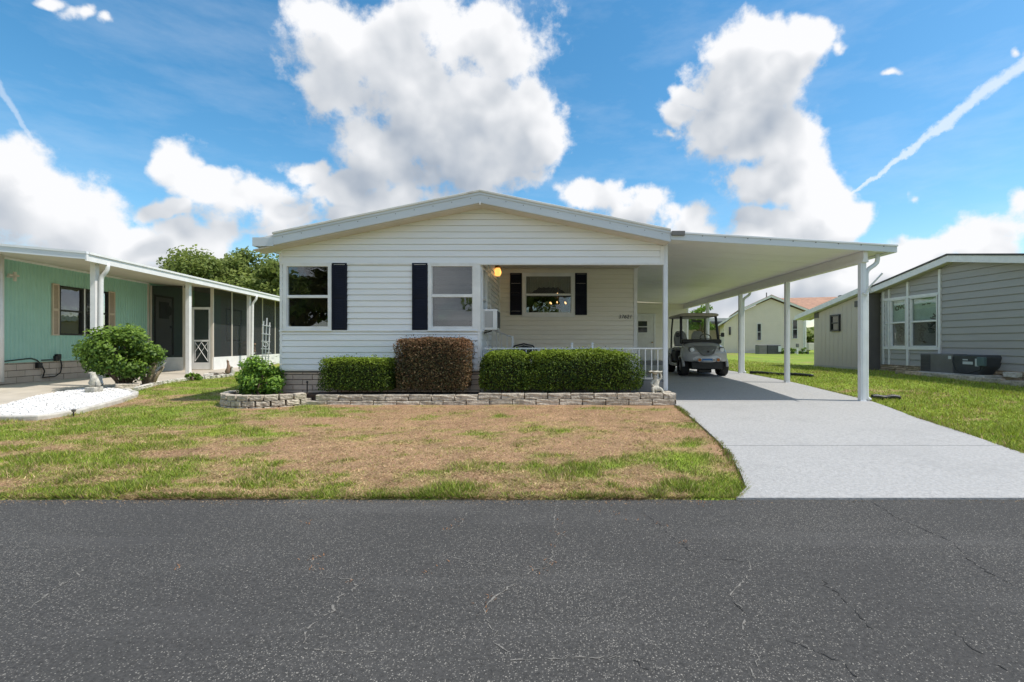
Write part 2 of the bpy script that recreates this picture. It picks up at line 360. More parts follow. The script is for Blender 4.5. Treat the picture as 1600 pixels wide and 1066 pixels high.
M = {}
M['siding'] = mat('white_vinyl', (.865, .875, .885), (.825, .835, .84), 1.6, rough=.42, bump=.05, bscale=30, rnd=.012, stretch=(.5, .5, 3), dirt=((.70, .66, .57), 1.1, .62, .3))
M['siding_cream'] = mat('cream_vinyl', (.84, .80, .70), (.80, .76, .66), 1.6, rough=.45, rnd=.012, stretch=(.5, .5, 3))
M['trim'] = mat('white_trim', (.86, .86, .85), (.74, .74, .73), 3, rough=.4)
M['alu'] = mat('white_aluminium', (.78, .80, .82), (.70, .72, .74), 2.5, rough=.35, dirt=((.5, .49, .46), 3, .62, .4))
M['fascia'] = mat('pale_blue_grey_aluminium', (.66, .70, .735), (.60, .64, .68), 2, rough=.35, stretch=(.4, 1, 2), dirt=((.45, .44, .42), 4, .66, .5))
M['roofwhite'] = mat('roof_coating', (.74, .73, .70), (.62, .61, .58), 1.5, rough=.6, dirt=((.38, .35, .31), 2.2, .55, .5))
M['pan'] = mat('carport_pan', (.82, .80, .76), (.77, .75, .71), 1.2, rough=.45, rnd=.01)
M['shutter'] = mat('navy_shutter', (.010, .012, .026), (.007, .009, .019), 4, rough=.55, spec=.2)
M['skirt'] = mat('buff_block', (.64, .51, .41), (.55, .435, .35), 5, rough=.85, bump=.3, bscale=60, rnd=.10)
M['mortar'] = mat('dark_joint', (.12, .10, .085), (.08, .07, .06), 8, rough=.95)
M['planter'] = mat('weathered_block', (.60, .53, .43), (.38, .33, .265), 14, 6, rough=.9, bump=.9, bscale=38, rnd=.16, dirt=((.075, .065, .052), 9, .54, .6))
M['planter_top'] = M['planter']
M['soil'] = mat('dark_mulch', (.09, .055, .038), (.03, .02, .015), 30, 6, rough=.95, bump=.8, bscale=50)
M['black'] = mat('black_plastic', (.014, .014, .015), (.01, .01, .01), 5, rough=.5)
M['blackmetal'] = mat('black_metal', (.02, .02, .021), (.012, .012, .013), 5, rough=.4)
M['dark'] = mat('dark_interior', (.05, .045, .04), (.035, .03, .028), 2, rough=.9)
M['glass'] = glassmat('window_glass', (.86, .88, .87), .09)
M['glass_far'] = mat('dark_glass', (.03, .035, .04), (.02, .022, .026), 1.5, rough=.06, spec=.8)
M['blind'] = mat('mini_blind', (.22, .215, .205), (.19, .185, .18), 3, rough=.6)
M['curtain'] = mat('sheer_valance', (.55, .54, .46), (.44, .43, .36), 12, rough=.9, stretch=(4, 4, .3))
M['paint_white'] = mat('white_paint', (.80, .79, .77), (.72, .71, .69), 5, rough=.45)
M['concrete_dark'] = mat('dark_grey_slab', (.30, .30, .30), (.24, .24, .24), 6, rough=.8)  # plain dark grey concrete of porch slab and shed step
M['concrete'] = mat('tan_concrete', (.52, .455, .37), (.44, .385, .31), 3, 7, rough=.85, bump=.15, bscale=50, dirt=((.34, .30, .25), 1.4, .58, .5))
M['kerb'] = mat('pale_kerb', (.58, .55, .49), (.42, .39, .34), 9, 6, rough=.9, bump=.3)
M['gravel'] = mat('white_gravel', (.80, .79, .77), (.60, .58, .55), 25, 4, rough=.85, bump=.3)
M['stone_white'] = mat('white_stone', (.70, .67, .60), (.48, .45, .39), 14, 5, rough=.9, bump=.4, rnd=.1)
M['green_wall'] = mat('mint_aluminium', (.36, .60, .50), (.33, .56, .465), 2, rough=.45)
M['tan_shutter'] = mat('tan_shutter', (.60, .50, .385), (.54, .45, .345), 3, rough=.6)
M['tan_inset'] = mat('brown_louvre', (.40, .315, .235), (.36, .285, .21), 3, rough=.6)
M['bronze'] = mat('bronze_frame', (.018, .017, .016), (.012, .012, .011), 3, rough=.4)
M['soffit'] = mat('cream_soffit', (.66, .60, .52), (.60, .545, .47), 1.5, rough=.6)
M['screen'] = screenmat('insect_screen', .52)
M['door_grey'] = mat('off_white_door', (.62, .61, .59), (.56, .55, .53), 3, rough=.5)
M['porchwall'] = mat('pale_porch_wall', (.50, .52, .49), (.45, .47, .44), 2, rough=.6)
M['grey_siding'] = mat('grey_board', (.40, .38, .355), (.37, .352, .33), 2, rough=.6, rnd=.03, stretch=(.6, .6, 3))
M['taupe'] = mat('taupe_panel', (.58, .505, .43), (.55, .475, .405), 1.4, rough=.65)
M['taupe_dark'] = mat('dark_taupe_panel', (.13, .12, .115), (.11, .10, .095), 2, rough=.7)
M['stack'] = mat('stacked_stone', (.55, .43, .31), (.33, .245, .17), 11, 6, rough=.9, bump=.6, bscale=30, rnd=.28)
M['beige'] = mat('beige_vinyl', (.78, .69, .575), (.74, .655, .545), 1.5, rough=.5)
M['shingle'] = mat('rust_shingle', (.47, .27, .18), (.33, .19, .13), 3, 8, rough=.9, bump=.4, bscale=14, stretch=(1, 1, 3))
M['tanwall'] = mat('tan_stucco', (.50, .40, .28), (.45, .36, .25), 2, rough=.8)
M['ac_dark'] = mat('charcoal_metal', (.055, .06, .068), (.042, .046, .052), 4, rough=.5)
M['ac_grey'] = mat('grey_metal', (.17, .165, .16), (.14, .136, .13), 4, rough=.5)
M['ac_teal'] = mat('teal_grey_box', (.10, .16, .165), (.085, .14, .145), 4, rough=.5)
M['label'] = mat('pale_sticker', (.62, .66, .66), (.5, .54, .54), 20, rough=.6)
M['bark'] = mat('bark', (.17, .12, .085), (.08, .055, .04), 18, 6, rough=.95, bump=.7, bscale=25)
M['pale_bark'] = mat('pale_bark', (.42, .34, .25), (.26, .20, .14), 16, 6, rough=.95, bump=.6, bscale=25)
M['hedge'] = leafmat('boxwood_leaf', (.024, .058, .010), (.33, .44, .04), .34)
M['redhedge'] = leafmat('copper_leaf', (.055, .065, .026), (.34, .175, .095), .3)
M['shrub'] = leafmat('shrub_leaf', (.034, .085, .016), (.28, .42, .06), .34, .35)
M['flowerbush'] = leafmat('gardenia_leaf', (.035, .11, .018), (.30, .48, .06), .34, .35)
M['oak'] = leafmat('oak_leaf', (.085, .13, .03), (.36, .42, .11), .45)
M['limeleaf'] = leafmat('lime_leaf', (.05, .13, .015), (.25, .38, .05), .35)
M['frond'] = leafmat('palm_frond', (.06, .07, .02), (.22, .2, .08), .2)
M['petal'] = mat('white_petal', (.82, .80, .74), (.74, .72, .66), 30, rough=.7)
M['core'] = mat('dark_core_filler', (.022, .026, .010), (.010, .012, .006), 20, rough=1)
M['core_red'] = mat('dark_red_core_filler', (.045, .030, .018), (.020, .014, .009), 20, rough=1)
M['statue'] = mat('painted_cast_stone', (.58, .55, .47), (.36, .34, .29), 18, 6, rough=.9, bump=.5, bscale=50, dirt=((.20, .22, .15), 7, .55, .6))
M['terracotta'] = mat('brown_urn', (.30, .19, .13), (.22, .14, .095), 5, rough=.7)
M['lampglow'] = emit('lamp_glow', (1, .48, .12), 1.05)
M['candle'] = emit('candle_bulb', (1, .55, .22), 2.2)
M['brass'] = mat('brass', (.42, .24, .09), (.32, .18, .06), 5, rough=.35, metal=.8)
M['film'] = mat('house_wrap', (.62, .76, .66), (.50, .64, .55), 5, rough=.5)
M['film_dark'] = mat('dark_house_wrap', (.13, .145, .14), (.10, .11, .108), 4, rough=.5)

def asphalt():
    m = bpy.data.materials.new('asphalt'); m.use_nodes = True; N, L = m.node_tree.nodes, m.node_tree.links; b = N['Principled BSDF']
    b.inputs['Roughness'].default_value = .85; b.inputs['Specular IOR Level'].default_value = .2
    g = N.new('ShaderNodeNewGeometry'); P = g.outputs['Position']
    def noise(s, d, r=.6, st=None):
        v = P
        if st: mp = N.new('ShaderNodeMapping'); mp.inputs['Scale'].default_value = st; L.new(P, mp.inputs['Vector']); v = mp.outputs[0]
        n = N.new('ShaderNodeTexNoise'); n.inputs['Scale'].default_value = s; n.inputs['Detail'].default_value = d; n.inputs['Roughness'].default_value = r; L.new(v, n.inputs['Vector']); return n.outputs['Fac']
    def rng_(x, a, b_, c, d):
        r = N.new('ShaderNodeMapRange'); L.new(x, r.inputs[0]); r.inputs[1].default_value = a; r.inputs[2].default_value = b_; r.inputs[3].default_value = c; r.inputs[4].default_value = d; return r.outputs[0]
    base = N.new('ShaderNodeValToRGB'); e = base.color_ramp.elements; e[0].position = .36; e[0].color = (.036, .0352, .034, 1); e[1].position = .66; e[1].color = (.090, .087, .083, 1); L.new(noise(48, 6, .85), base.inputs[0])
    patch = rng_(noise(.7, 4), .35, .68, 0, 1)
    def specks(scale, rad, dens):
        v = N.new('ShaderNodeTexVoronoi'); v.inputs['Scale'].default_value = scale; L.new(P, v.inputs['Vector'])
        sp = N.new('ShaderNodeSeparateColor'); L.new(v.outputs['Color'], sp.inputs[0])
        a = rng_(v.outputs['Distance'], rad, rad*.6, 0, 1)
        th = N.new('ShaderNodeMath'); th.operation = 'MULTIPLY_ADD'; L.new(patch, th.inputs[0]); th.inputs[1].default_value = dens; th.inputs[2].default_value = dens*.25
        c = N.new('ShaderNodeMath'); c.operation = 'LESS_THAN'; L.new(sp.outputs[0], c.inputs[0]); L.new(th.outputs[0], c.inputs[1])
        mu = N.new('ShaderNodeMath'); mu.operation = 'MULTIPLY'; L.new(a, mu.inputs[0]); L.new(c.outputs[0], mu.inputs[1])
        mv = N.new('ShaderNodeMath'); mv.operation = 'MULTIPLY'; L.new(mu.outputs[0], mv.inputs[0]); L.new(rng_(sp.outputs[1], 0, 1, .25, 1), mv.inputs[1]); return mv.outputs[0]
    s1 = specks(85, .34, .34); s2 = specks(150, .42, .46); s3 = specks(46, .20, .07)
    mxx = N.new('ShaderNodeMath'); mxx.operation = 'MAXIMUM'; L.new(s1, mxx.inputs[0]); L.new(s2, mxx.inputs[1])
    mxy = N.new('ShaderNodeMath'); mxy.operation = 'MAXIMUM'; L.new(mxx.outputs[0], mxy.inputs[0]); L.new(s3, mxy.inputs[1])
    mx = N.new('ShaderNodeMix'); mx.data_type = 'RGBA'; L.new(mxy.outputs[0], mx.inputs[0]); L.new(base.outputs[0], mx.inputs[6]); mx.inputs[7].default_value = (.32, .30, .265, 1)
    # broad worn and dusty streaks along the road
    w = rng_(noise(1.2, 6, .65, (.35, 1.6, 1)), .52, .75, 0, .30)
    m2 = N.new('ShaderNodeMix'); m2.data_type = 'RGBA'; L.new(w, m2.inputs[0]); L.new(mx.outputs[2], m2.inputs[6]); m2.inputs[7].default_value = (.145, .14, .135, 1)
    L.new(m2.outputs[2], b.inputs['Base Color'])
    bp = N.new('ShaderNodeBump'); bp.inputs['Strength'].default_value = .55; bp.inputs['Distance'].default_value = .008; L.new(noise(130, 4, .7), bp.inputs['Height']); L.new(bp.outputs[0], b.inputs['Normal'])
    return m
M['asphalt'] = asphalt()
M['crack_light'] = mat('worn_crack', (.24, .225, .20), (.09, .087, .08), 40, 6, rough=.95)
M['crack_dark'] = mat('open_crack', (.018, .018, .018), (.03, .028, .026), 40, 6, rough=.95)
M['litter'] = mat('dry_plant_bits', (.30, .15, .07), (.18, .09, .045), 40, rough=.95)
M['drive'] = mat('painted_concrete', (.415, .41, .40), (.285, .281, .274), 34, 8, rough=.75, bump=.4, bscale=60, lo=.28, hi=.62, dirt=((.29, .287, .28), .9, .52, .35))
M['ground'] = tintmat('lawn_soil', nscale=45)
M['grass'] = tintmat('grass_blade', trans=.25, rough=.6, nscale=9, amt=.2)

# ------------------------------------------------------------------ the setting: ground, road, driveway
def vnoise(x, y, seed=0):
    xi, yi = np.floor(x).astype(np.int64), np.floor(y).astype(np.int64); fx, fy = x-xi, y-yi
    fx, fy = fx*fx*(3-2*fx), fy*fy*(3-2*fy)
    def h(a, b):
        n = (a*374761393+b*668265263+seed*974634777) & 0xffffffff
        n = ((n ^ (n >> 13))*1274126177) & 0xffffffff
        return ((n ^ (n >> 16)) & 0xffff)/65535.0
    return (h(xi, yi)*(1-fx)+h(xi+1, yi)*fx)*(1-fy)+(h(xi, yi+1)*(1-fx)+h(xi+1, yi+1)*fx)*fy
def fbm(x, y, seed=0, oct=4):
    s = 0; a = .5
    for k in range(oct): s = s+a*vnoise(x*2**k, y*2**k, seed+k*17); a *= .5
    return s/(1-.5**oct)
def sm(x, a, b): t = np.clip((x-a)/(b-a), 0, 1); return t*t*(3-2*t)
def greenness(x, y):
    n = fbm(x*.8, y*1.5, 3)*.48+fbm(x*2.6, y*4.0, 9)*.52
    b = -.075+.13*sm(-x, 2.0, 6.5)+.09*sm(-y, -4.25, -3.75)-.06*sm(y, 6.0, 7.6)*sm(x, -5.5, -3)
    b = b+.10*np.exp(-((y-5.6-.05*x)/.45)**2)*sm(-x, 2.0, 3.5)
    b = b+.16*np.exp(-((x-1.55-.09*(y-5))/.28)**2)*sm(-y, -6.2, -5.6)
    b = np.where(x > 4.4, .15+.08*fbm(x*.3, y*.3, 40), b)
    b = np.where(y > 11, np.maximum(b, .17), b)
    return sm(n+b+.34*(fbm(x*6, y*8, 57)-.5), .37, .64)
def lawn_cols(x, y):
    g = greenness(x, y)[:, None]; v = fbm(x*6, y*6, 21)[:, None]; r = fbm(x*.9, y*.9, 33)[:, None]
    dry = np.array([.36, .225, .135])*(.60+.6*v)+np.array([.10, .08, .04])*(r-.5)
    grn = np.array([.19, .27, .036])*(.65+.7*v)+np.array([.12, .05, .0])*np.clip(r-.42, 0, 1)
    return dry*(1-g)+grn*g
def in_poly(x, y, P):
    c = np.zeros(len(x), bool); n = len(P)
    for i in range(n):
        (x0, y0), (x1, y1) = P[i][:2], P[(i+1) % n][:2]
        hit = ((y0 > y) != (y1 > y)); t = (y-y0)/((y1-y0) if y1 != y0 else 1e-9)
        c ^= hit & (x < x0+t*(x1-x0))
    return c
# neighbour's white gravel bed and tan slab, as outlines on the ground
BED = [tuple(gp(*p)) for p in [(-60,668),(0,657),(60,657),(125,646),(170,634),(208,622),(212,617),(196,612),(150,608),(120,612),(60,622),(0,638),(-60,655)]]
TAN = [tuple(gp(*p)) for p in [(-60,655),(0,638),(60,622),(120,612),(150,609),(205,606),(262,597),(330,590),(352,584)]]+[(-13.6, 25.0), (-16, 25), (-15, 10.2), (-12.8, 6.5)]
def lawn():
    xs = np.concatenate([[-400, -200, -100, -60, -40, -30], np.arange(-24, 18.01, .16), [22, 30, 45, 70, 120, 220, 400]])
    ys = np.concatenate([[-120, -60, -30, -15, -10, -7, -6.05, -6.0, 3.66, 3.70], np.arange(3.75, 12, .12), np.arange(12, 30, .4), [34, 42, 55, 80, 130, 220, 420]])
    X, Y = np.meshgrid(xs, ys); x, y = X.ravel(), Y.ravel()
    z = np.interp(y, _GY, _GZ); z = np.where((y > -6.02) & (y < 3.68), -.08, z)
    z = z+np.where(y > 3.9, (fbm(x*1.3, y*1.3, 5)-.5)*.03, 0)*np.where((x > 1.2) & (x < 5.9), 0, 1)
    z = np.where((x > 1.2) & (x < 6.2) & (y > 3.72), z-.012, z); z = np.where(in_poly(x, y, TAN), z-.12, z)
    c = np.concatenate([lawn_cols(x, y), np.ones((len(x), 1))], 1)
    nx, ny = len(xs), len(ys); i = np.arange((ny-1)*nx).reshape(ny-1, nx)[:, :-1].ravel()
    me = npmesh('lawn', np.stack([x, y, z], 1), np.stack([i, i+1, i+nx+1, i+nx], 1), cols=c)
    o = link('lawn', me, M['ground'], kind='structure', smooth=True)
lawn()
def road():
    xs = np.concatenate([[-150, -60, -30, -16], np.arange(-10, 10.01, .025), [16, 30, 60, 150]]); e = 3.688+.026*(fbm(xs*1.3, xs*0, 90)-.5)+.030*(fbm(xs*9, xs*0+4, 91, 3)-.5); e = np.where((xs > 1.3) & (xs < 5), 3.689+(e-3.688)*.25, e); n = len(xs)
    V = np.concatenate([np.stack([xs, xs*0-6, xs*0], 1), np.stack([xs, e, xs*0], 1), np.stack([xs, e+.01, xs*0-.07], 1)]); i = np.arange(n-1)
    r = link('road', npmesh('road', V, np.concatenate([np.stack([i, i+1, i+n+1, i+n], 1), np.stack([i+n, i+n+1, i+2*n+1, i+2*n], 1)])), M['asphalt'], kind='structure'); r.data.polygons.foreach_set('use_smooth', [False]*len(r.data.polygons)); r.data.update()
    cr = [([(872,783),(866,812),(872,838),(862,862),(862,884),(838,890),(808,905),(790,922),(772,934),(755,948),(765,978),(782,1010),(800,1034)], 'light', 1.3),
          ([(732,800),(716,822),(690,832)], 'light', 1.0), ([(547,906),(556,918),(532,932),(522,955),(490,972),(476,990),(468,1014)], 'light', 1.5),
          ([(468,1014),(540,1018),(620,1020)], 'light', .8), ([(488,846),(492,872),(486,884),(508,902),(556,906)], 'light', .8),
          ([(133,886),(120,900),(88,920),(70,932),(50,946),(35,962)], 'light', 1.6), ([(135,810),(100,822),(60,838),(0,866)], 'light', .8),
          ([(478,784),(462,802),(444,818)], 'light', .9), ([(1005,802),(1030,820),(1060,848),(1082,862),(1120,872),(1170,880)], 'dark', 1.0),
          ([(1175,878),(1165,905),(1140,932),(1165,955),(1160,990),(1182,1022),(1176,1066)], 'light', 1.3),
          ([(1140,932),(1158,952),(1170,966)], 'dark', 1.2), ([(1285,908),(1310,930),(1335,952),(1355,975),(1372,990)], 'dark', 1.6),
          ([(1362,784),(1400,808),(1450,830),(1490,848),(1510,872),(1545,895),(1600,922)], 'dark', 1.4),
          ([(1230,1000),(1270,1016),(1310,1032),(1350,1066)], 'dark', 1.1), ([(1490,985),(1520,1015),(1560,1040),(1600,1062)], 'dark', 1.2),
          ([(700,868),(745,882),(800,888)], 'light', .7), ([(800,1032),(880,1028),(980,1030)], 'light', .9), ([(985,1030),(1010,1046),(1040,1066)], 'dark', 1.1)]
    for pts, kind, wd in cr:
        ps = [gp(*p) for p in pts]; fine = []
        for a, b in zip(ps[:-1], ps[1:]):
            n = max(2, int((b-a).length/.022))
            for k in range(n):
                q = a.lerp(b, k/n); fine.append(Vector((q.x+random.gauss(0, .007), q.y+random.gauss(0, .007), 0)))
        vs = []; fs = []
        for i, q in enumerate(fine):
            t = fine[min(i+1, len(fine)-1)]-fine[max(i-1, 0)]; t = t.normalized() if t.length > 1e-6 else Vector((1, 0, 0))
            s = Vector((-t.y, t.x, 0)); w = (.0030 if kind == 'light' else .0023)*wd*random.choice([.2, .4, .7, 1, 1.3]); z = .0022
            vs += [(q.x-s.x*w, q.y-s.y*w, z), (q.x+s.x*w, q.y+s.y*w, z)]
            if i and random.random() > .2: fs.append((2*i-2, 2*i-1, 2*i+1, 2*i))
        mb = MB(); mb.add(vs, fs); mb.build('crack', M['crack_'+kind], r)
    # scraps of dry plant caught in the cracks
    vs = []; fs = []
    for (px, py, n, sp) in [(872,815,7,.03),(872,838,8,.03),(866,850,6,.03),(860,880,8,.03),(842,892,8,.04),(718,815,10,.04),(700,825,8,.04),(482,816,8,.03),(490,872,10,.03),(492,890,8,.03),(1032,820,7,.03),(1066,852,8,.04),(1100,788,16,.05),(670,888,12,.06),(965,795,20,.12),(280,886,4,.03),(556,905,6,.03),(772,935,7,.03),(750,950,7,.03)]:
        c = gp(px, py)
        for _ in range(n):
            x, y, a = c.x+random.gauss(0, sp*.7), c.y+random.gauss(0, sp), random.uniform(0, 6.28)
            l, w = random.uniform(.004, .011), random.uniform(.002, .004); o = len(vs)
            dx, dy = math.cos(a), math.sin(a)
            vs += [(x-dx*l-dy*w, y-dy*l+dx*w, .003), (x-dx*l+dy*w, y-dy*l-dx*w, .003), (x+dx*l, y+dy*l, .012)]; fs.append((o, o+1, o+2))
    MB().add(vs, fs).build('plant_scraps', M['litter'], r, kind='stuff')
    # grit and clippings strewn along the edge
    vs = []; fs = []
    for _ in range(1500):
        x = random.uniform(-5.4, 5.4); y = 3.67-abs(random.gauss(0, .05)); l = random.uniform(.0025, .008); a = random.uniform(0, 6.28); o = len(vs); dx, dy = math.cos(a)*l, math.sin(a)*l
        if x > 1.5 and random.random() < .6: continue
        vs += [(x-dx, y-dy, .002), (x+dy*.5, y-dx*.5, .002), (x+dx, y+dy, .002), (x, y, .002+l*.7)]; fs += [(o, o+1, o+3), (o+1, o+2, o+3), (o+2, o, o+3)]
    MB().add(vs, fs).build('edge_grit', mat('tan_grit', (.42, .31, .19), (.20, .13, .08), 60, rough=.95), r, kind='stuff')
road()
DL = [(3.69, 1.42), (3.9, 1.58), (4.3, 1.70), (4.9, 1.83), (5.6, 1.94), (6.4, 2.02), (7.4, 2.10), (8.3, 2.16), (21, 2.16)]
DR = [(3.69, 4.70), (4.9, 4.90), (6.0, 5.18), (7.2, 5.42), (8.0, 5.66), (8.8, 5.86), (21, 5.86)]
def driveway():
    root = MB()
    first = None
    cuts = [(3.69, 5.35), (5.362, 8.78), (8.792, 11.55), (11.562, 14.5), (14.512, 17.5), (17.512, 20.6)]
    for i, (a, b) in enumerate(cuts):
        n = max(3, int((b-a)/.2)); yy = np.linspace(a, b, n); vs = []; fs = []
        for y in yy:
            l, r = np.interp(y, *zip(*DL)), np.interp(y, *zip(*DR)); z = G(y)+.012
            for k in range(5): vs.append((l+(r-l)*k/4, y, z))
        top = len(vs)
        vs += [(x, y, z-.12) for (x, y, z) in vs]
        for j in range(n-1):
            for k in range(4): fs.append((j*5+k, j*5+k+1, j*5+k+6, j*5+k+5))
            fs += [(j*5, j*5+5, top+j*5+5, top+j*5), (j*5+4, top+j*5+4, top+j*5+9, j*5+9)]
        for k in range(4): fs += [(k, top+k, top+k+1, k+1), ((n-1)*5+k, (n-1)*5+k+1, top+(n-1)*5+k+1, top+(n-1)*5+k)]
        mb = MB(); mb.add(vs, fs)
        if first is None: first = mb.build('driveway', M['drive'], kind='structure')
        else: mb.build('slab', M['drive'], first)
driveway()
def grass():
    def blades(name, n, xr, yr, hmin, hmax, w, keep, seed, gcol=(.22, .31, .04)):
        r = np.random.default_rng(seed)
        y = yr[0]+(yr[1]-yr[0])*r.random(n)**1.5; x = (y+1.4)*r.uniform(*xr, n)
        m = keep(x, y); x, y = x[m], y[m]
        g = greenness(x, y); n = len(x)
        z = np.interp(y, _GY, _GZ)+(fbm(x*1.3, y*1.3, 5)-.5)*.03*(y > 3.9)-.004
        z = np.where((x > 1.2) & (x < 6.2), z-.012, z)
        tall = sm(fbm(x*3.1, y*3.1, 71), .45, .7)
        h = r.uniform(hmin, hmax, n)*(.40+.75*g*(.5+tall)); a = r.uniform(0, 2*np.pi, n)
        lean = np.where(g > .4, r.uniform(.2, 1.1, n), r.uniform(.9, 3.2, n))*h
        b = r.uniform(0, 2*np.pi, n); ww = w*r.uniform(.6, 1.4, n)
        dx, dy = np.cos(a)*ww, np.sin(a)*ww
        V = np.stack([np.stack([x-dx, y-dy, z], 1), np.stack([x+dx, y+dy, z], 1), np.stack([x+np.cos(b)*lean, y+np.sin(b)*lean, z+h], 1)], 1).reshape(-1, 3)
        v = r.random(n)[:, None]; gg = np.where(r.random(n) < .07+.86*g, np.clip(.93+r.normal(0, .12, n), 0, 1), np.clip(.12+r.normal(0, .1, n), 0, 1))[:, None]
        sd = r.random(n)[:, None]; dry = (np.array([.70, .51, .31])*sd+np.array([.42, .25, .15])*(1-sd))*(.45+.8*v)*(.55+.9*fbm(x*7, y*9, 61))[:, None]; grn = np.array(gcol)*(.5+.9*v)+np.array([.10, .045, .0])*(r.random(n)[:, None] < .18)
        c = dry*(1-gg)+grn*gg; c = np.repeat(np.concatenate([c, np.ones((n, 1))], 1), 3, 0)
        me = npmesh(name, V, np.arange(3*n).reshape(-1, 3), cols=c)
        o = link(name, me, M['grass'], kind='stuff'); return o
    def front(x, y):
        l = np.interp(y, *zip(*DL)); k = (x < l+.012)
        k &= ~((y > 8.28) & (x > -4.7)); k &= ~(((x+5.05)/.88)**2+((y-8.75)/.92)**2 < 1)
        k &= ~((x > -4.95) & (y > 8.3))
        k &= ~in_poly(x, y, BED); k &= ~in_poly(x, y, TAN); return k
    def right(x, y):
        rr = np.interp(y, *zip(*DR)); return (x > rr-.012) & ~((y > 11.2) & (x > 11.1-.089*(y-13.8)))
    o = blades('grass', 560000, (-1.36, .6), (3.70, 13.5), .018, .055, .0040, front, 1); tag(o, 'patchy sunburnt front lawn grass, brown with green tufts', 'grass')
    o = blades('grass', 300000, (.12, 1.25), (4.4, 34), .03, .065, .008, right, 2, (.31, .40, .055)); tag(o, 'green side lawn grass between carport and grey house', 'grass')
    # ragged tufts leaning over the drive's two edges, then over the road
    r = np.random.default_rng(6); n = 9000; ys = 3.75+13*r.random(n)**1.6; lf = r.random(n) < .45; ys = np.where(lf, 3.72+4.5*r.random(n), ys)
    e = np.where(lf, np.interp(ys, *zip(*DL))-np.abs(r.normal(0, .03, n))+.012, np.interp(ys, *zip(*DR))+np.abs(r.normal(0, .03, n))-.012); sgn = np.where(lf, 1, -1); kk = fbm(ys*2.1, e*0+lf*9, 31); ok = r.random(n) < sm(kk, .3, .65)+.15; ys, e, sgn, kk = ys[ok], e[ok], sgn[ok], kk[ok]; n = len(ys)
    z = np.interp(ys, _GY, _GZ)-.008; h = r.uniform(.02, .055, n)*(.5+kk); a = r.uniform(0, 6.28, n); v = r.random(n)[:, None]; g = (r.random(n) < .6)[:, None]; c = np.where(g, np.array([.19, .27, .035])*(.5+.8*v), np.array([.42, .29, .15])*(.5+.8*v))
    V = np.stack([np.stack([e-np.cos(a)*.004, ys-np.sin(a)*.004, z], 1), np.stack([e+np.cos(a)*.004, ys+np.sin(a)*.004, z], 1), np.stack([e+sgn*r.uniform(-.01, .04, n), ys+r.normal(0, .015, n), z+h], 1)], 1).reshape(-1, 3)
    tag(link('grass_edge', npmesh('grass_edge', V, np.arange(3*n).reshape(-1, 3), cols=np.repeat(np.concatenate([c, np.ones((n, 1))], 1), 3, 0)), M['grass'], kind='stuff'), 'ragged grass tufts along both edges of the grey driveway', 'grass')
    r = np.random.default_rng(5); n = 16000
    x = r.uniform(-5.2, 1.5, n); k = fbm(x*2.3, x*0, 88); m = r.random(n) < sm(k, .35, .65)+.12; x = x[m]; n = len(x)
    y = 3.70+np.abs(r.normal(0, .05, n)); h = r.uniform(.015, .05, n)*(.5+k[m]); a = r.uniform(0, 6.28, n); ww = .0035
    g = (r.random(n) < .35+.55*k[m])[:, None]; v = r.random(n)[:, None]
    c = np.where(g, np.array([.17, .25, .03])*(.6+.7*v), np.array([.42, .29, .15])*(.5+.8*v))
    V = np.stack([np.stack([x-np.cos(a)*ww, y-np.sin(a)*ww, 0*x+.005], 1), np.stack([x+np.cos(a)*ww, y+np.sin(a)*ww, 0*x+.005], 1), np.stack([x+r.normal(0, .02, n), y-r.uniform(-.02, .06, n), h], 1)], 1).reshape(-1, 3)
    me = npmesh('grass_verge', V, np.arange(3*n).reshape(-1, 3), cols=np.repeat(np.concatenate([c, np.ones((n, 1))], 1), 3, 0))
    tag(link('grass_verge', me, M['grass'], kind='stuff'), 'ragged grass tufts along the asphalt road edge', 'grass')
grass()

# ------------------------------------------------------------------ shared builders
def window(F, a0, a1, z0, z1, parent, fw=.06, rail=None, mats=('trim', 'glass'), proud=.03, blind=None, rail_w=.045, name='window', sill=True):
    """double-hung window: frame with meeting rail (part), two panes and blinds (sub-parts)"""
    rail = (z0+z1)/2 if rail is None else rail
    mb = MB()
    F.box(mb, a0, a0+fw, -.06, proud, z0, z1); F.box(mb, a1-fw, a1, -.06, proud, z0, z1)
    F.box(mb, a0+fw, a1-fw, -.06, proud-.002, z1-fw, z1); F.box(mb, a0+fw, a1-fw, -.06, proud-.002, z0, z0+fw)
    F.box(mb, a0+fw, a1-fw, -.045, proud-.012, rail-rail_w/2, rail+rail_w/2)
    # slimmer inner sash lip
    i0, i1 = a0+fw, a1-fw
    for (p, q, c, d) in [(i0, i0+.012, z0+fw, z1-fw), (i1-.012, i1, z0+fw, z1-fw)]: F.box(mb, p, q, -.05, proud-.02, c, d)
    w = mb.build(name, M[mats[0]], parent, bevel=.004)
    for (c, d, o) in [(z0+fw, rail-rail_w/2, -.022), (rail+rail_w/2, z1-fw, -.012)]:
        F.box(MB(), 0, 0, 0, 0, 0, 0); m = MB(); F.box(m, i0+.004, i1-.004, o-.004, o, c, d); m.build('pane', M[mats[1]], w)
    if sill:
        m = MB(); F.box(m, a0-.012, a1+.012, 0, proud+.018, z0-.022, z0); m.build('sill', M[mats[0]], w, bevel=.004)
    if blind:
        m = MB(); z = blind[0]
        while z < blind[1]:
            m.hexa([F.p(i0+.02,-.088,z), F.p(i1-.02,-.088,z), F.p(i1-.02,-.108,z+.013), F.p(i0+.02,-.108,z+.013), F.p(i0+.02,-.088,z+.0015), F.p(i1-.02,-.088,z+.0015), F.p(i1-.02,-.108,z+.0145), F.p(i0+.02,-.108,z+.0145)])
            z += .0235
        m.build('blind_slats', M['blind'], w, kind='stuff')
    return w
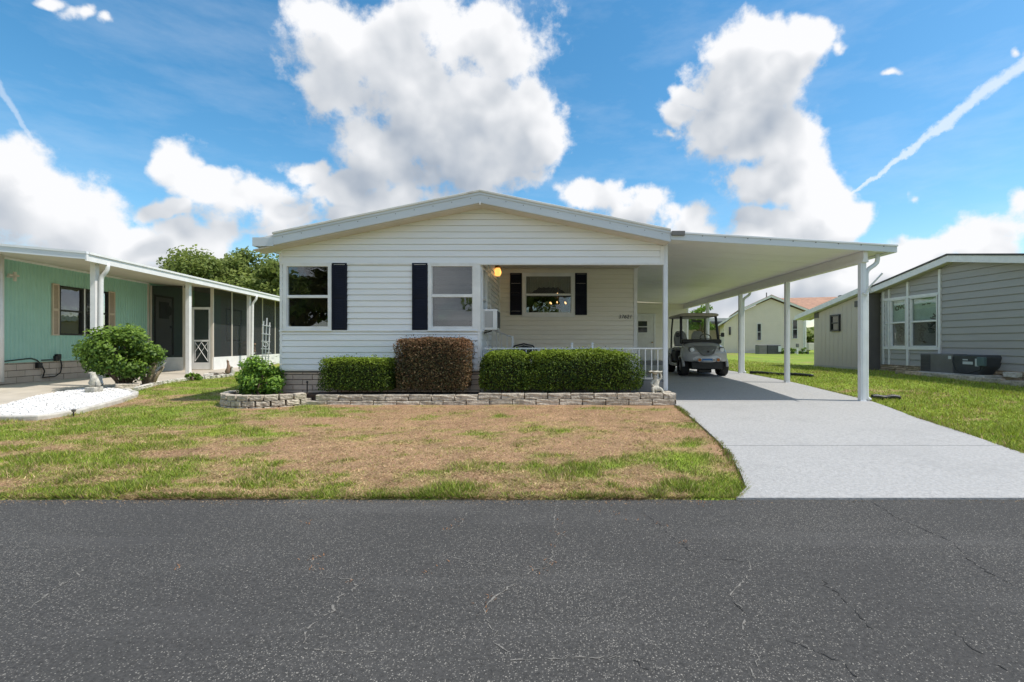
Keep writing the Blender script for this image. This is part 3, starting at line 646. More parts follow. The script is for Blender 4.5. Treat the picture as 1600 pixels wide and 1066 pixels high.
def shutter(F, a0, a1, z0, z1, parent, m1='shutter', m2=None, split=2, slats=True):
    mb = MB(); fw = .035
    F.box(mb, a0, a1, .004, .024, z0, z1)
    for (p, q) in ((a0, a0+fw), (a1-fw, a1)): F.box(mb, p, q, .022, .036, z0, z1)
    zs = [z0]+[z0+(z1-z0)*k/split for k in range(1, split)]+[z1]
    for z in zs: F.box(mb, a0+fw, a1-fw, .022, .035, max(z0, z-fw*.7), min(z1, z+fw*.7))
    s = mb.build('shutter', M[m1], parent)
    if slats:
        for k in range(split):
            m = MB(); z = zs[k]+fw; top = zs[k+1]-fw
            while z < top-.02:
                m.hexa([F.p(a0+fw,.032,z), F.p(a1-fw,.032,z), F.p(a1-fw,.022,z), F.p(a0+fw,.022,z), F.p(a0+fw,.024,z+.028), F.p(a1-fw,.024,z+.028), F.p(a1-fw,.02,z+.028), F.p(a0+fw,.02,z+.028)]); z += .034
            m.build('louvre', M[m2 or m1], s, kind='stuff')
    return s
def text(name, body, size, mtl, parent, mtx, extrude=.003, shear=0, bold=0):
    c = bpy.data.curves.new(name, 'FONT'); c.body = body; c.size = size; c.extrude = extrude; c.align_x = 'CENTER'; c.align_y = 'CENTER'; c.shear = shear; c.offset = bold
    o = bpy.data.objects.new(name, c); COL.objects.link(o); bpy.context.view_layer.update()
    me = bpy.data.meshes.new_from_object(o.evaluated_get(bpy.context.evaluated_depsgraph_get())); bpy.data.objects.remove(o)
    me.materials.clear(); me.transform(mtx); return link(name, me, M[mtl], parent)
def downspout(pts, parent, m='alu', w=.055, name='downspout'):
    mb = MB(); P = [Vector(p) for p in pts]; fine = [P[0]]
    for i in range(1, len(P)-1):
        a, b, c = P[i-1], P[i], P[i+1]; d = min(.07, (b-a).length/2, (c-b).length/2)
        p0, p1 = b+(a-b).normalized()*d, b+(c-b).normalized()*d
        fine += [p0, b.lerp((p0+p1)/2, .5), p1]
    fine.append(P[-1]); mb.tube(fine, w/2*1.15, 10)
    return mb.build(name, M[m], parent, smooth=True)

# ------------------------------------------------------------------ main house
YW, YF, YP = 9.0, 8.66, 12.1      # front wall, fascia and recessed porch wall
def xw(px, Y=YW): return (px-PX)*Y/FPX
def zw(py, Y=YW): return HC+(HY-py)*Y/FPX
XL, XB, XR = xw(439), xw(751), xw(1040)
ZG, ZS = zw(412), zw(578)         # underside of the gable band, bottom of the siding
RX, RZ = xw(750, YF), zw(299, YF)
SL = (RZ-zw(372, YF))/(RX-xw(394, YF)); SR = (RZ-zw(360, YF))/(xw(1048, YF)-RX)
def rake(x): return RZ-(RX-x)*SL if x < RX else RZ-(x-RX)*SR
def main_house():
    H = thing('mobile_home', 'white mobile home with low gable, navy shutters and recessed porch, facing the road', 'house', ((XL+XR)/2, YW, G(YW)))
    F = Fr((0, YW)); h = .111
    YB = 21.0
    # --- front wall, its trims and every course of siding
    mb = MB()
    F.box(mb, XL-.012, XL+.035, -.01, .024, ZS, ZG-.002); F.box(mb, XB-.11, XB, -.11, .026, zw(516), ZG-.002)
    F.box(mb, XB-.055, XB-.001, -.05, .022, ZS, zw(516)-.002); F.box(mb, XL-.02, XB+.004, -.01, .03, zw(516)-.03, zw(516))
    F.box(mb, XL-.01, XB, -.02, .012, ZS-.025, ZS)
    fw = mb.build('front_wall', M['trim'], H, bevel=.004)
    w1 = (xw(443), xw(519), zw(516), zw(411)); w2 = (xw(669), xw(749.5), zw(516), zw(411))
    boards(Fr((0, YW-.006)), XL-.015, XB-.05, ZS, zw(516)-.03, h, M['siding'], fw)
    boards(F, XL+.03, XB-.1, zw(516), ZG-.002, h, M['siding'], fw, openings=[w1, w2])
    # --- gable band over wall and porch
    mb = MB(); F.box(mb, XL-.012, xw(1037), -.05, .032, ZG-.025, ZG+.012); F.box(mb, XL-.02, XL+.03, -.02, .03, ZG+.012, rake(XL)-.28); F.box(mb, xw(1031), xw(1037), -.05, .03, ZG+.012, rake(XR)-.22)
    mb.prism([F.p(XL, -.03, ZG+.01), F.p(xw(1036), -.03, ZG+.01), F.p(xw(1036), -.03, rake(XR)-.1), F.p(RX, -.03, RZ-.1), F.p(XL, -.03, rake(XL)-.1)], (0, .05, 0))
    gb = mb.build('gable_wall', M['trim'], H)
    boards(Fr((0, YW-.004)), XL+.01, xw(1034), ZG+.012, RZ-.2, .1165, M['siding'], gb,
           ends=lambda z: (RX-(RZ-.17-z)/SL, RX+(RZ-.17-z)/SR))
    # --- shell behind: side, back, floor, ceiling (keeps the rooms dark)
    mb = MB()
    mb.box(XL, XL+.1, YW+.06, YB, .1, rake(XL)-.12); mb.box(XR-.12, XR-.02, YP+.02, YB, .1, rake(XR)-.12); mb.box(XL, XR-.02, YB, YB+.1, .1, 3.0)
    mb.prism([(XL, YB, 3.0), (XR, YB, 3.0), (RX, YB, RZ-.12)], (0, .1, 0))
    mb.box(XL+.1, XB-.02, YW+.06, YB, ZS-.08, ZS); mb.box(XB-.02, XR-.12, YP+.05, YB, ZS-.08, ZS)
    mb.box(XL+.1, XR-.12, YP+.02, YB, 3.10, 3.13); mb.box(XL+.1, XB-.02, YW+.07, YP+.02, 2.9, 2.93)
    mb.box(XL+.1, XR-.12, YP+3.4, YP+3.5, ZS, 3.1)
    mb.build('shell', M['dark'], H)
    for nm, FS, a, b, zt_ in (('carport_side_wall', Fr((XR-.02, 0), (0, 1), (1, 0)), YP+.04, YB, rake(XR)-.14), ('left_side_wall', Fr((XL, 0), (0, 1), (-1, 0)), YW+.04, YB, rake(XL)-.14)):
        m = MB(); FS.box(m, b-.06, b+.1, -.02, .03, .6, zt_); w_ = m.build(nm, M['trim'], H); boards(FS, a, b-.05, .6, zt_, h, M['siding_cream'] if XR-.02 == FS.o.x else M['siding'], w_)
        m = MB(); FS.box(m, a, b, -.06, .006, .05, .6); m.build('side_skirting', M['skirt'], H)
    # --- bay side wall towards the porch
    S = Fr((XB, 0), (0, 1), (1, 0))
    mb = MB(); S.box(mb, YW+.03, YW+.10, -.02, .012, .5, ZG); S.box(mb, 9.78, 9.88, -.02, .03, .5, 3.1); S.box(mb, 10.3, 10.42, -.02, .022, .5, 3.1)
    sw = mb.build('porch_side_wall', M['trim'], H)
    boards(S, YW+.08, YP+.02, .5, 3.1, h, M['siding'], sw, openings=[(9.12, 9.76, 1.45, 2.7)])
    window(S, 9.10, 9.78, 1.45, 2.68, H, fw=.05, rail=2.07)
    # --- recessed porch wall
    Pf = Fr((0, YP)); kx = lambda px: xw(px, YP); kz = lambda py: zw(py, YP)
    mb = MB(); Pf.box(mb, kx(990), kx(995.5), -.05, .03, .5, 3.12); Pf.box(mb, XB, XB+.04, -.02, .02, .5, 3.1)
    pw = mb.build('porch_wall', M['trim'], H, bevel=.004)
    wp = (kx(816), kx(898), kz(494), kz(426.5))
    boards(Pf, XB+.03, kx(991), .5, 3.1, .1165, M['siding_cream'], pw, openings=[wp], notch=.021, t=.024)
    window(Pf, *wp, H, fw=.09, rail=kz(460.5), rail_w=.05, proud=.035)
    shutter(Pf, kx(797), kx(815.5), kz(492.5), kz(427), H); shutter(Pf, kx(898.5), kx(917), kz(492.5), kz(427), H)
    # valance curtain behind the porch window: scalloped, gathered
    vs = []; fs = []; n = 90
    for i in range(n+1):
        t = i/n; x = wp[0]+.09+(wp[1]-wp[0]-.18)*t; c = abs(2*t-1)
        drop = .30+.20*max(0, (c-.45)/.55)**.8+.012*math.sin(t*60)
        y = YP+.13+.014*math.sin(t*2*math.pi*26)
        vs += [(x, y, kz(430)), (x, y, kz(430)-drop)]
        if i: fs.append((2*i-2, 2*i-1, 2*i+1, 2*i))
    MB().add(vs, fs).build('valance', M['curtain'], H)
    # --- porch ceiling and slab
    mb = MB(); mb.box(XB, XR+.02, YW+.02, YP, 3.10, 3.14); mb.build('porch_ceiling', M['soffit'], H)
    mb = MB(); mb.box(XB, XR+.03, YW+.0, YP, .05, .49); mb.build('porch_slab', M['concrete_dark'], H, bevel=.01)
    # --- front windows and shutters
    window(F, *w1, H, fw=.068, rail=zw(463.5), rail_w=.052); window(F, w2[0], xw(744.5), w2[2], w2[3], H, fw=.068, rail=zw(462.3), rail_w=.058, blind=(zw(500), zw(416)))
    shutter(F, xw(519.6), xw(543), zw(516), zw(411.5), H); shutter(F, xw(644.5), xw(668.6), zw(516), zw(411.5), H)
    # sill lining in the right front window: pale shade half way down
    m = MB(); m.box(w2[0]+.08, xw(742), YW+.12, YW+.125, zw(498), zw(484)); m.build('window_shade', M['blind'], H)
    # --- skirting of buff blocks
    m = MB(); m.box(XL+.02, XB, YW+.05, YW+.12, .05, ZS-.02); sk = m.build('skirting', M['mortar'], H)
    bh, bw = .098, .37; z = ZS-.045-bh*.45; row = 0
    while z > .12:
        hh = bh*.45 if row == 0 else bh; x = XL+.03-(bw/2 if row % 2 else 0)
        while x < XB-.02:
            a, b = max(x, XL+.02), min(x+bw-.012, XB-.01)
            if b-a > .04:
                q = MB(); j = random.uniform(0, .006); q.box(a, b, YW+.018+j, YW+.055, z+.006, z+hh-.006); q.build('block', M['skirt'], sk, bevel=.004)
            x += bw
        z -= bh; row += 1
    # --- roof: two pitched sheets, drip edge, ridge; front fascia in two rakes
    def slab(x0, x1, y0, y1, dz0, dz1):
        return [(x0, y0, rake(x0)+dz0), (x1, y0, rake(x1)+dz0), (x1, y1, rake(x1)+dz0), (x0, y1, rake(x0)+dz0), (x0, y0, rake(x0)+dz1), (x1, y0, rake(x1)+dz1), (x1, y1, rake(x1)+dz1), (x0, y1, rake(x0)+dz1)]
    xe, xr = xw(394, YF), xw(1048, YF)
    mb = MB(); mb.hexa(slab(xe, RX, YF+.03, YB+.3, -.06, -.012)); mb.hexa(slab(RX, xr-.01, YF+.03, YB+.3, -.06, -.012))
    rf = mb.build('roof', M['roofwhite'], H)
    for x0, x1 in ((xw(427, YF), RX), (RX, xr)):
        m = MB(); m.hexa(slab(x0, x1, YF, YF+.028, -.205, -.055)); o = m.build('fascia', M['fascia'], H, bevel=.003)
        m = MB(); m.hexa(slab(x0, x1, YF-.012, YF+.03, -.055, -.012)); m.build('drip_edge', M['fascia'], o)
        m = MB(); m.hexa(slab(x0-.01 if x0 < RX else x0, x1, YF-.03, YF+.35, -.012, .028)); m.build('roof_edge', M['roofwhite'], rf, bevel=.006)
        m = MB()
        for k in range(11):
            x = x0+(x1-x0)*(k+.5)/11; m.box(x-.006, x+.006, YF-.006, YF+.002, rake(x)-.10, rake(x)-.088)
        m.build('screw_heads', M['ac_grey'], o, kind='stuff')
    m = MB(); m.hexa(slab(xe+.02, xr-.03, YF+.02, YW+.1, -.215, -.195)) if False else None
    m = MB(); m.hexa(slab(xe, RX, YF+.028, YW+.05, -.22, -.2)); m.hexa(slab(RX, xr-.02, YF+.028, YW+.05, -.22, -.2)); m.build('soffit', M['soffit'], H)
    # left eave: boxed overhang with gutter
    m = MB(); m.box(xe, xw(427, YF)-.003, YF+.004, YF+.03, zw(384.5, YF), zw(371, YF)); m.box(xe, xe+.03, YF+.03, YB, zw(384.5, YF), zw(371, YF)); m.box(xe+.03, XL, YF+.032, YB, zw(384.5, YF)+.01, zw(384.5, YF)+.03)
    m.build('gutter', M['fascia'], H)
    m = MB(); m.box(xw(1049, YF), xw(1069.5, YF), YF-.05, YF+.3, zw(368.5, YF), zw(361.5, YF)); m.build('vent_cap', M['ac_grey'], H, bevel=.006)
    m = MB(); m.tube([(RX, YF-.004, RZ-.19), (RX, YF-.004, RZ-.24)], .012, 8); m.build('ridge_bracket', M['trim'], H)
    # --- porch corner post with bracket
    m = MB(); m.box(xw(1036.4), xw(1043.2), YW-.02, YW+.06, G(9)-.02, zw(374)); m.box(xw(1038.6), xw(1041), YW-.026, YW-.0205, .3, zw(380)); m.build('porch_post', M['alu'], H, bevel=.004)
    m = MB(); m.strip([at(1036, 383, YW-.06), at(1045, 374, YW-.06)], .02, .035); m.build('bracket', M['paint_white'], H)
    # --- house number, in one wall plaque of black figures
    text('house_number', '37621', .135, 'black', H, Matrix.Translation((kx(976.5), YP-.022, kz(495.3))) @ Euler((R(90), 0, 0)).to_matrix().to_4x4(), extrude=.006, shear=.18)
    return H
HOUSE = main_house()

# ------------------------------------------------------------------ carport
XC = (1348-PX)*8.8/FPX; XG = xw(1402, YF); YBK = 20.6
def cz(x):      # underside of the roof pans, falling to the gutter
    a, b = xw(1048, YF), XG; return zw(374.5, YF)+(zw(394.5, YF)-zw(374.5, YF))*(x-a)/(b-a)
def carport():
    H = thing('carport', 'long white aluminium carport roof on posts joined to the white mobile home', 'carport', (XC, 8.8, G(8.8)))
    x0, x1 = XR+.03, XG-.01
    y = YF+.035; w = .297
    while y < YBK-.05:      # each interlocking roof pan
        b = min(y+w, YBK); m = MB(); j = random.uniform(-.002, .002)
        m.hexa([(x0, y+.004, cz(x0)+.012+j), (x1, y+.004, cz(x1)+.012+j), (x1, b-.008, cz(x1)+.012+j), (x0, b-.008, cz(x0)+.012+j),
                (x0, y+.004, cz(x0)+.06+j), (x1, y+.004, cz(x1)+.06+j), (x1, b-.008, cz(x1)+.06+j), (x0, b-.008, cz(x0)+.06+j)])
        m.hexa([(x0, b-.0075, cz(x0)+.022), (x1, b-.0075, cz(x1)+.022), (x1, b+.0035, cz(x1)+.022), (x0, b+.0035, cz(x0)+.022),
                (x0, b-.0075, cz(x0)+.075), (x1, b-.0075, cz(x1)+.075), (x1, b+.0035, cz(x1)+.075), (x0, b+.0035, cz(x0)+.075)])
        m.build('roof_pan', M['pan'], H); y += w
    a = xw(1048, YF)
    m = MB(); m.hexa([(a+.003, YF, cz(a)), (XG, YF, cz(XG)), (XG, YF+.03, cz(XG)), (a+.003, YF+.03, cz(a)), (a+.003, YF, cz(a)+.115), (XG, YF, cz(XG)+.105), (XG, YF+.03, cz(XG)+.105), (a+.003, YF+.03, cz(a)+.115)])
    f = m.build('fascia', M['fascia'], H, bevel=.003)
    m = MB(); m.hexa([(a+.003, YF-.014, cz(a)+.115), (XG+.012, YF-.014, cz(XG)+.106), (XG+.012, YF+.06, cz(XG)+.106), (a+.003, YF+.06, cz(a)+.115), (a+.003, YF-.014, cz(a)+.15), (XG+.012, YF-.014, cz(XG)+.14), (XG+.012, YF+.06, cz(XG)+.14), (a+.003, YF+.06, cz(a)+.15)])
    m.build('drip_edge', M['alu'], f, bevel=.005)
    m = MB()
    for k in range(10):
        x = a+(XG-a)*(k+.4)/10; m.box(x-.008, x+.008, YF-.007, YF+.002, cz(x)+.088, cz(x)+.104)
    m.build('screw_heads', M['ac_grey'], f, kind='stuff')
    # box gutter along the outer edge
    m = MB(); m.box(XG-.15, XG-.002, YF+.032, YBK, cz(XG)-.001, cz(XG)+.011); m.box(XG-.006, XG+.008, YF+.032, YBK, cz(XG)+.012, cz(XG)+.11); m.build('gutter', M['alu'], H)
    # beam: two stacked channels
    zb = zw(410, 8.8)-.01
    m = MB(); m.box(XC-.035, XC+.04, YF+.06, YBK, zb+.055, cz(XC)+.008); m.box(XC-.05, XC+.055, YF+.06, YBK, zb, zb+.055); m.build('beam', M['pan'], H)
    for (Y, dn) in ((8.82, 1), (11.63, 0), (14.5, 1), (17.55, 0)):
        m = MB(); hw = .052; z0 = G(Y)+.008
        m.box(XC-hw, XC+hw, Y-.045, Y+.045, z0, zb+.001); m.box(XC-hw*.45, XC+hw*.45, Y-.052, Y-.0455, z0+.02, zb-.02); m.box(XC-hw-.012, XC+hw+.012, Y-.06, Y+.06, z0-.002, z0+.012)
        p = m.build('post', M['alu'], H, bevel=.004)
        if dn:
            downspout([(XC+.30, Y+.02, cz(XG)+.004), (XC+.30, Y+.02, cz(XG)-.16), (XC+.092, Y+.02, cz(XG)-.30), (XC+.092, Y+.02, z0+.16), (XC+.10, Y+.02, z0+.05), (XC+.16, Y+.02, z0+.02)], H, w=.068)
    # flag-pole holder strapped to the front post
    m = MB(); m.box(XC-.06, XC+.06, 8.762, 8.772, zw(464, 8.8), zw(460, 8.8)); m.tube([(XC+.0, 8.74, zw(461, 8.8)), (XC+.03, 8.70, zw(452, 8.8)), (XC+.19, 8.55, zw(430, 8.8)+.0)], .016, 8); m.tube([(XC-.03, 8.75, zw(458, 8.8)), (XC+.05, 8.75, zw(461, 8.8))], .02, 8)
    m.build('flag_holder', M['alu'], H)
    for k in range(3):      # diagonal stay under the roof near the house
        pass
    return H
carport()
for (px, py, L_, lab) in ((1362, 622, .5, 'black corrugated drain pipe at the foot of the front carport post'), (1164, 582, 1.3, 'dark drain pipe on the grass behind the golf cart at a carport post')):
    c = gp(px, py+3); m = MB(); n = 26; c.x = max(c.x, XC+.17)
    pts = [(c.x+L_*i/n*.98, c.y-(.05*i/n if L_ < 1 else 1.1*i/n), G(c.y-(0 if L_ < 1 else 1.1*i/n))+.055+.01*math.sin(i*.4)) for i in range(n+1)]
    m.tube(pts, [.047 if i % 2 else .038 for i in range(n+1)], 10)
    o = m.build('drain_pipe', M['black'], smooth=True); tag(o, lab, 'pipe')
def utility_shed():
    H = thing('utility_shed', 'cream sided storage shed at the back end of the carport', 'shed', (4, YBK, G(YBK)))
    F = Fr((0, YBK)); sx = lambda px: xw(px, YBK); sz = lambda py: zw(py, YBK)
    m = MB(); m.box(XR, XC+.12, YBK+.02, YBK+3, G(20), 3.2); m.build('shell', M['siding_cream'], H)
    d = (sx(996), sx(1021.5), G(YBK)+.03, sz(493))
    m = MB(); F.box(m, XC+.08, XC+.16, -.02, .03, G(20), cz(XC)); F.box(m, d[0]-.07, d[0]-.002, 0, .03, d[2], d[3]+.07); F.box(m, d[1]+.002, d[1]+.07, 0, .03, d[2], d[3]+.07); F.box(m, d[0]-.002, d[1]+.002, 0, .028, d[3]+.002, d[3]+.07); w = m.build('front_wall', M['trim'], H)
    boards(F, XR, XC+.1, G(20), cz(XC)+.15, .2, M['siding_cream'], w, openings=[(d[0]-.02, d[1]+.02, 0, d[3]+.02)])
    m = MB(); F.box(m, d[0], d[1], -.03, .012, d[2], d[3]); dd = m.build('door', M['paint_white'], H)
    for (a, b) in ((502, 510), (511.5, 519.5)):
        m = MB(); F.box(m, sx(997), sx(1011), .013, .018, sz(b), sz(a)); m.build('pane', M['glass_far'], dd)
    m = MB(); m.lathe([(.0, 0), (.03, .005), (.03, .04), (0, .05)], n=10); 
    k = MB(); k.tube([(d[1]-.08, YBK-.02, 1.25), (d[1]-.08, YBK-.07, 1.25)], .03, 8); k.build('handle', M['brass'], dd)
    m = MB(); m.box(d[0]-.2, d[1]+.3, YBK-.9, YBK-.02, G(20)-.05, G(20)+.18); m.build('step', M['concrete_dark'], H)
utility_shed()

# ------------------------------------------------------------------ planters
def block_mesh(name, L_, D, Hh, seed):
    r = random.Random(seed); bm = bmesh.new(); bmesh.ops.create_cube(bm, size=1); bmesh.ops.scale(bm, vec=(L_, D, Hh), verts=bm.verts)
    bmesh.ops.bevel(bm, geom=list(bm.edges), offset=.008, segments=1, affect='EDGES')
    bmesh.ops.subdivide_edges(bm, edges=[e for e in bm.edges if e.calc_length() > .06], cuts=2, use_grid_fill=True)
    for v in bm.verts:
        if v.co.y < -D*.3: v.co.y += r.gauss(0, .005)
        v.co.x += r.gauss(0, .002); v.co.z += r.gauss(0, .002)
    me = bpy.data.meshes.new(name); bm.to_mesh(me); bm.free(); return me
def planter_straight():
    H = thing('planter_wall', 'long low planter wall of rough weathered blocks in front of the hedges', 'planter', (-1, 8.4, G(8.4)))
    Y0 = 8.42; xa, xb = xw(474, Y0), xw(1057.5, Y0); bl = .408; bh = .108; z0 = G(Y0)-.012
    meshes = [block_mesh('block', bl-.012, .16, bh-.008, k) for k in range(6)]
    for me in meshes: me.materials.append(M['planter'])
    def put(x, y, z, rz=0, sx=1.0, me=None):
        o = link('block', me or random.choice(meshes), None, H); o.matrix_parent_inverse = Matrix.Translation(-H.location)
        o.location = (x, y, z); o.rotation_euler = (random.gauss(0, .012), random.gauss(0, .006), rz+random.gauss(0, .012)); o.scale = (sx, 1, 1)
    xs = xw(727, Y0)        # the left run has two courses too but steps down a little
    for row in range(2):
        x = xa+(bl/2 if row else 0)
        while x < xb-.02:
            b = min(x+bl, xb); dz = 0 if x > xs-.05 else -.028
            put((x+b)/2, Y0+.08+.010*row, z0+bh*(row+.5)+dz, sx=(b-x-.012)/(bl-.012)); x += bl
    y = Y0+.22
    for row in range(2):
        yy = Y0+.37+(.2 if row else 0)
        while yy < 9.35: put(xb-.085, yy, z0+bh*(row+.5), R(90)); yy += bl
    m = MB(); m.box(xa, xb-.15, Y0+.13, YW+.03, z0, z0+.175); m.build('soil', M['soil'], H)
    for (px, lab) in ((556, 0),):
        pass
planter_straight()
def planter_round():
    H = thing('planter_ring', 'curved low planter of rough blocks around the white flowering bush', 'planter', (-4.9, 8.7, G(8.7)))
    cx, cy, rx, ry = xw(428, 8.75), 8.86, .80, .80; z0 = G(8.2)-.03
    for row in range(3):
        hh = (.05, .098, .098)[row]; zz = z0+(0, .05, .148)[row]; a = 172+(7 if row % 2 else 0); st = 15.2
        meshes = [block_mesh('block', .197, .13, hh-.008, 50+row*5+k) for k in range(3)]
        for me in meshes: me.materials.append(M['planter'])
        while a < 332:
            t = R(a); o = link('block', random.choice(meshes), None, H); o.matrix_parent_inverse = Matrix.Translation(-H.location)
            o.location = (cx+rx*math.cos(t), cy+ry*math.sin(t), zz+hh/2); o.rotation_euler = (random.gauss(0, .015), random.gauss(0, .01), t+R(90)); a += st
    m = MB(); m.lathe([(.74, 0), (.74, .19)], (cx, cy, z0), 24); m.build('soil', M['soil'], H)
planter_round()
m = MB(); p = at(480, 613, 8.62); m.tube([p, (p.x, p.y, .53)], .011, 8); m.box(p.x-.012, p.x+.012, p.y-.012, p.y+.012, .49, .53)
tag(m.build('garden_stake', M['black']), 'short black stake standing in the planter by the buff block skirting', 'stake')

# ------------------------------------------------------------------ foliage
def leaves(P, Nn, size, jit=.9, aspect=.55, r=None, fold=.25):
    """one bent diamond leaf per point"""
    r = r or rng; n = len(P); Nn = Nn+r.normal(0, jit, (n, 3)); Nn /= np.linalg.norm(Nn, axis=1)[:, None]+1e-9
    T = np.cross(Nn, r.normal(0, 1, (n, 3))); T /= np.linalg.norm(T, axis=1)[:, None]+1e-9; B = np.cross(Nn, T)
    s = (size*r.uniform(.6, 1.35, n))[:, None]
    V = np.stack([P-T*s*.5, P+B*s*aspect*.5-Nn*s*fold*.3, P+T*s*.5-Nn*s*fold*.5, P-B*s*aspect*.5-Nn*s*fold*.3], 1).reshape(-1, 3)
    i = np.arange(n)*4
    return V, np.stack([i, i+1, i+2, i+3], 1)
def shell_points(c, h, n, p=6, depth=.16, seed=0, wob=.06, taper=0):
    r = np.random.default_rng(seed); h = np.array(h); A = np.array([h[1]*h[2], h[0]*h[2], h[0]*h[1]]); A = A/A.sum()
    ax = r.choice(3, n, p=A); q = r.uniform(-1, 1, (n, 3)); sg = np.where(r.random(n) < .5, -1., 1.)
    sg = np.where((ax == 2) & (r.random(n) < .85), 1., sg); q[np.arange(n), ax] = sg
    pe = np.where(q[:, 2] < 0, 10., p); k = (np.abs(q)**pe[:, None]).sum(1)**(-1/pe); d = np.abs(r.normal(0, depth, n)); d = np.minimum(d, .6)
    S = q*k[:, None]
    w = 1+wob*(fbm((S[:, 0]*h[0]+c[0])*4+9, (S[:, 2]*h[2]+c[2])*4+(S[:, 1]*h[1])*3, seed+3)-.5)*2
    P = S*h*(w*(1-d*.5))[:, None]
    if taper: P[:, 0] *= 1-taper*(1-(P[:, 2]/h[2]+1)/2)
    Nn = np.sign(S)*np.abs(S)**(p-1); Nn /= np.linalg.norm(Nn, axis=1)[:, None]+1e-9
    return P+np.array(c), Nn, d
def hedge(name, label, c, h, n, leaf, mtl, core, seed, p=7, wob=.06, taper=0, twigs=10, red=None):
    H = thing(name, label, 'hedge', (c[0], c[1], c[2]-h[2]))
    P, Nn, d = shell_points(c, h, n, p, .2, seed, wob, taper); r = np.random.default_rng(seed+1)
    stray = r.random(n) < .035; P = P+Nn*(stray*r.uniform(.01, .055, n))[:, None]+np.array([0, 0, 1])*(stray*r.uniform(0, .03, n))[:, None]
    V, Fa = leaves(P, Nn*1.0+np.array([0, 0, .35]), leaf, .75, r=r)
    sunlit_top = sm((P[:, 2]-c[2])/h[2], .25, .98)  # paler top leaves: new growth, with sunlight on the shoulder painted in
    if red is None: var = np.clip(.17+.66*sunlit_top*r.random(n)**.5+r.normal(0, .13, n)+.25*(fbm(P[:, 0]*3, P[:, 2]*3+P[:, 1], seed)-.5), 0, 1)
    else: var = np.clip(.15+.55*red*sm((P[:, 2]-c[2])/h[2], .1, 1)*r.random(n)**.5+.2*sm(P[:, 0]-c[0], .2, .7)+r.normal(0, .18, n), 0, 1)  # coppery top growth; right side paler, sunlight painted into the leaf colour
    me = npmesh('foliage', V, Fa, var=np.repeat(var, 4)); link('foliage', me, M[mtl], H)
    bm = bmesh.new(); bmesh.ops.create_icosphere(bm, subdivisions=3, radius=1)
    for v in bm.verts:
        q = np.array(v.co); pe = 10. if q[2] < 0 else p; k = (np.abs(q)**pe).sum()**(-1/pe); q = q*k*np.array(h)*(.80+random.uniform(-.05, .05))
        if taper: q[0] *= 1-taper*(1-(q[2]/h[2]+1)/2)
        v.co = Vector(q)+Vector(c)
    me = bpy.data.meshes.new('filler_core'); bm.to_mesh(me); bm.free(); link('filler_core', me, M[core], H)  # unseen solid dark core added to block sight through the leaves
    for k in range(twigs):
        x = c[0]+h[0]*(1-taper)*.85*(2*(k+.5)/twigs-1)+random.uniform(-.03, .03); m = MB()
        m.tube([(x, c[1]-h[1]*.3, c[2]-h[2]-.03), (x+random.uniform(-.03, .03), c[1]-h[1]*.3, c[2]-h[2]*.4), (x+random.uniform(-.08, .08), c[1], c[2])], [.013, .01, .006], 6); m.build('stem', M['bark'], H)
    return H
def hz(py, Y): return zw(py, Y)
YH = 8.76
def hspan(p0, p1, t, b, Y=8.5):
    x0, x1 = xw(p0, Y), xw(p1, Y); z1, z0 = zw(t, Y), zw(b, Y); return ((x0+x1)/2, YH, (z0+z1)/2), ((x1-x0)/2, .28, (z1-z0)/2)
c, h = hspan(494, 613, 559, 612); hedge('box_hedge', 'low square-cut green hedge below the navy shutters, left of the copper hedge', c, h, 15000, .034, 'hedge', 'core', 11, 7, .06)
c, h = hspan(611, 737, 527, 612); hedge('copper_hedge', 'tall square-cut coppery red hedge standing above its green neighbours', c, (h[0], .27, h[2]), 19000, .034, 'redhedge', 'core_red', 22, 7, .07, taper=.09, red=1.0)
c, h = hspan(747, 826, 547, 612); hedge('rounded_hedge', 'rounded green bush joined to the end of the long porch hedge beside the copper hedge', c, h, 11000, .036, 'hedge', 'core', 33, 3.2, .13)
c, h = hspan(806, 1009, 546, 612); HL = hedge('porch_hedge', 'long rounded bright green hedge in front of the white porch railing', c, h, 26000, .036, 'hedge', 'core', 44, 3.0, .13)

def bush(name, label, cat, c, rad, n, leaf, mtl, seed, stems, stem_m, base, clumps=26, aspect=.55, lo=.30):
    H = thing(name, label, cat, base); r = np.random.default_rng(seed)
    C = r.normal(0, 1, (clumps, 3)); C /= np.linalg.norm(C, axis=1)[:, None]; C *= r.uniform(.45, .86, clumps)[:, None]; C[:, 2] = np.where(C[:, 2] < -.75, -.6, C[:, 2])
    ci = r.integers(0, clumps, n); D = r.normal(0, 1, (n, 3)); D /= np.linalg.norm(D, axis=1)[:, None]
    rr = .34*r.random(n)**.4
    P = C[ci]+D*rr[:, None]; Nn = D*.6+P*.6+np.array([0, 0, .35]); P = P*np.array(rad)+np.array(c)
    V, Fa = leaves(P, Nn, leaf, .55, aspect, r=r)
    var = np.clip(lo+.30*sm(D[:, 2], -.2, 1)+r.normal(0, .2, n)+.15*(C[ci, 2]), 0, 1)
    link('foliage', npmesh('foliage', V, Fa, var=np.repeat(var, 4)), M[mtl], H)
    rs = random.Random(seed)
    for k in range(stems):
        e = C[rs.randrange(clumps)]*np.array(rad)*.9+np.array(c); b = Vector(base)+Vector((rs.uniform(-.1, .1), rs.uniform(-.1, .1), -.03)); e = Vector(e)
        mid = b.lerp(e, .5)+Vector((rs.uniform(-.08, .08), rs.uniform(-.08, .08), .06)); m = MB()
        m.tube([b, b.lerp(mid, .5)+Vector((rs.uniform(-.03, .03), 0, .02)), mid, e], [.024, .02, .015, .006], 6); m.build('stem', M[stem_m], H, smooth=True)
    return H
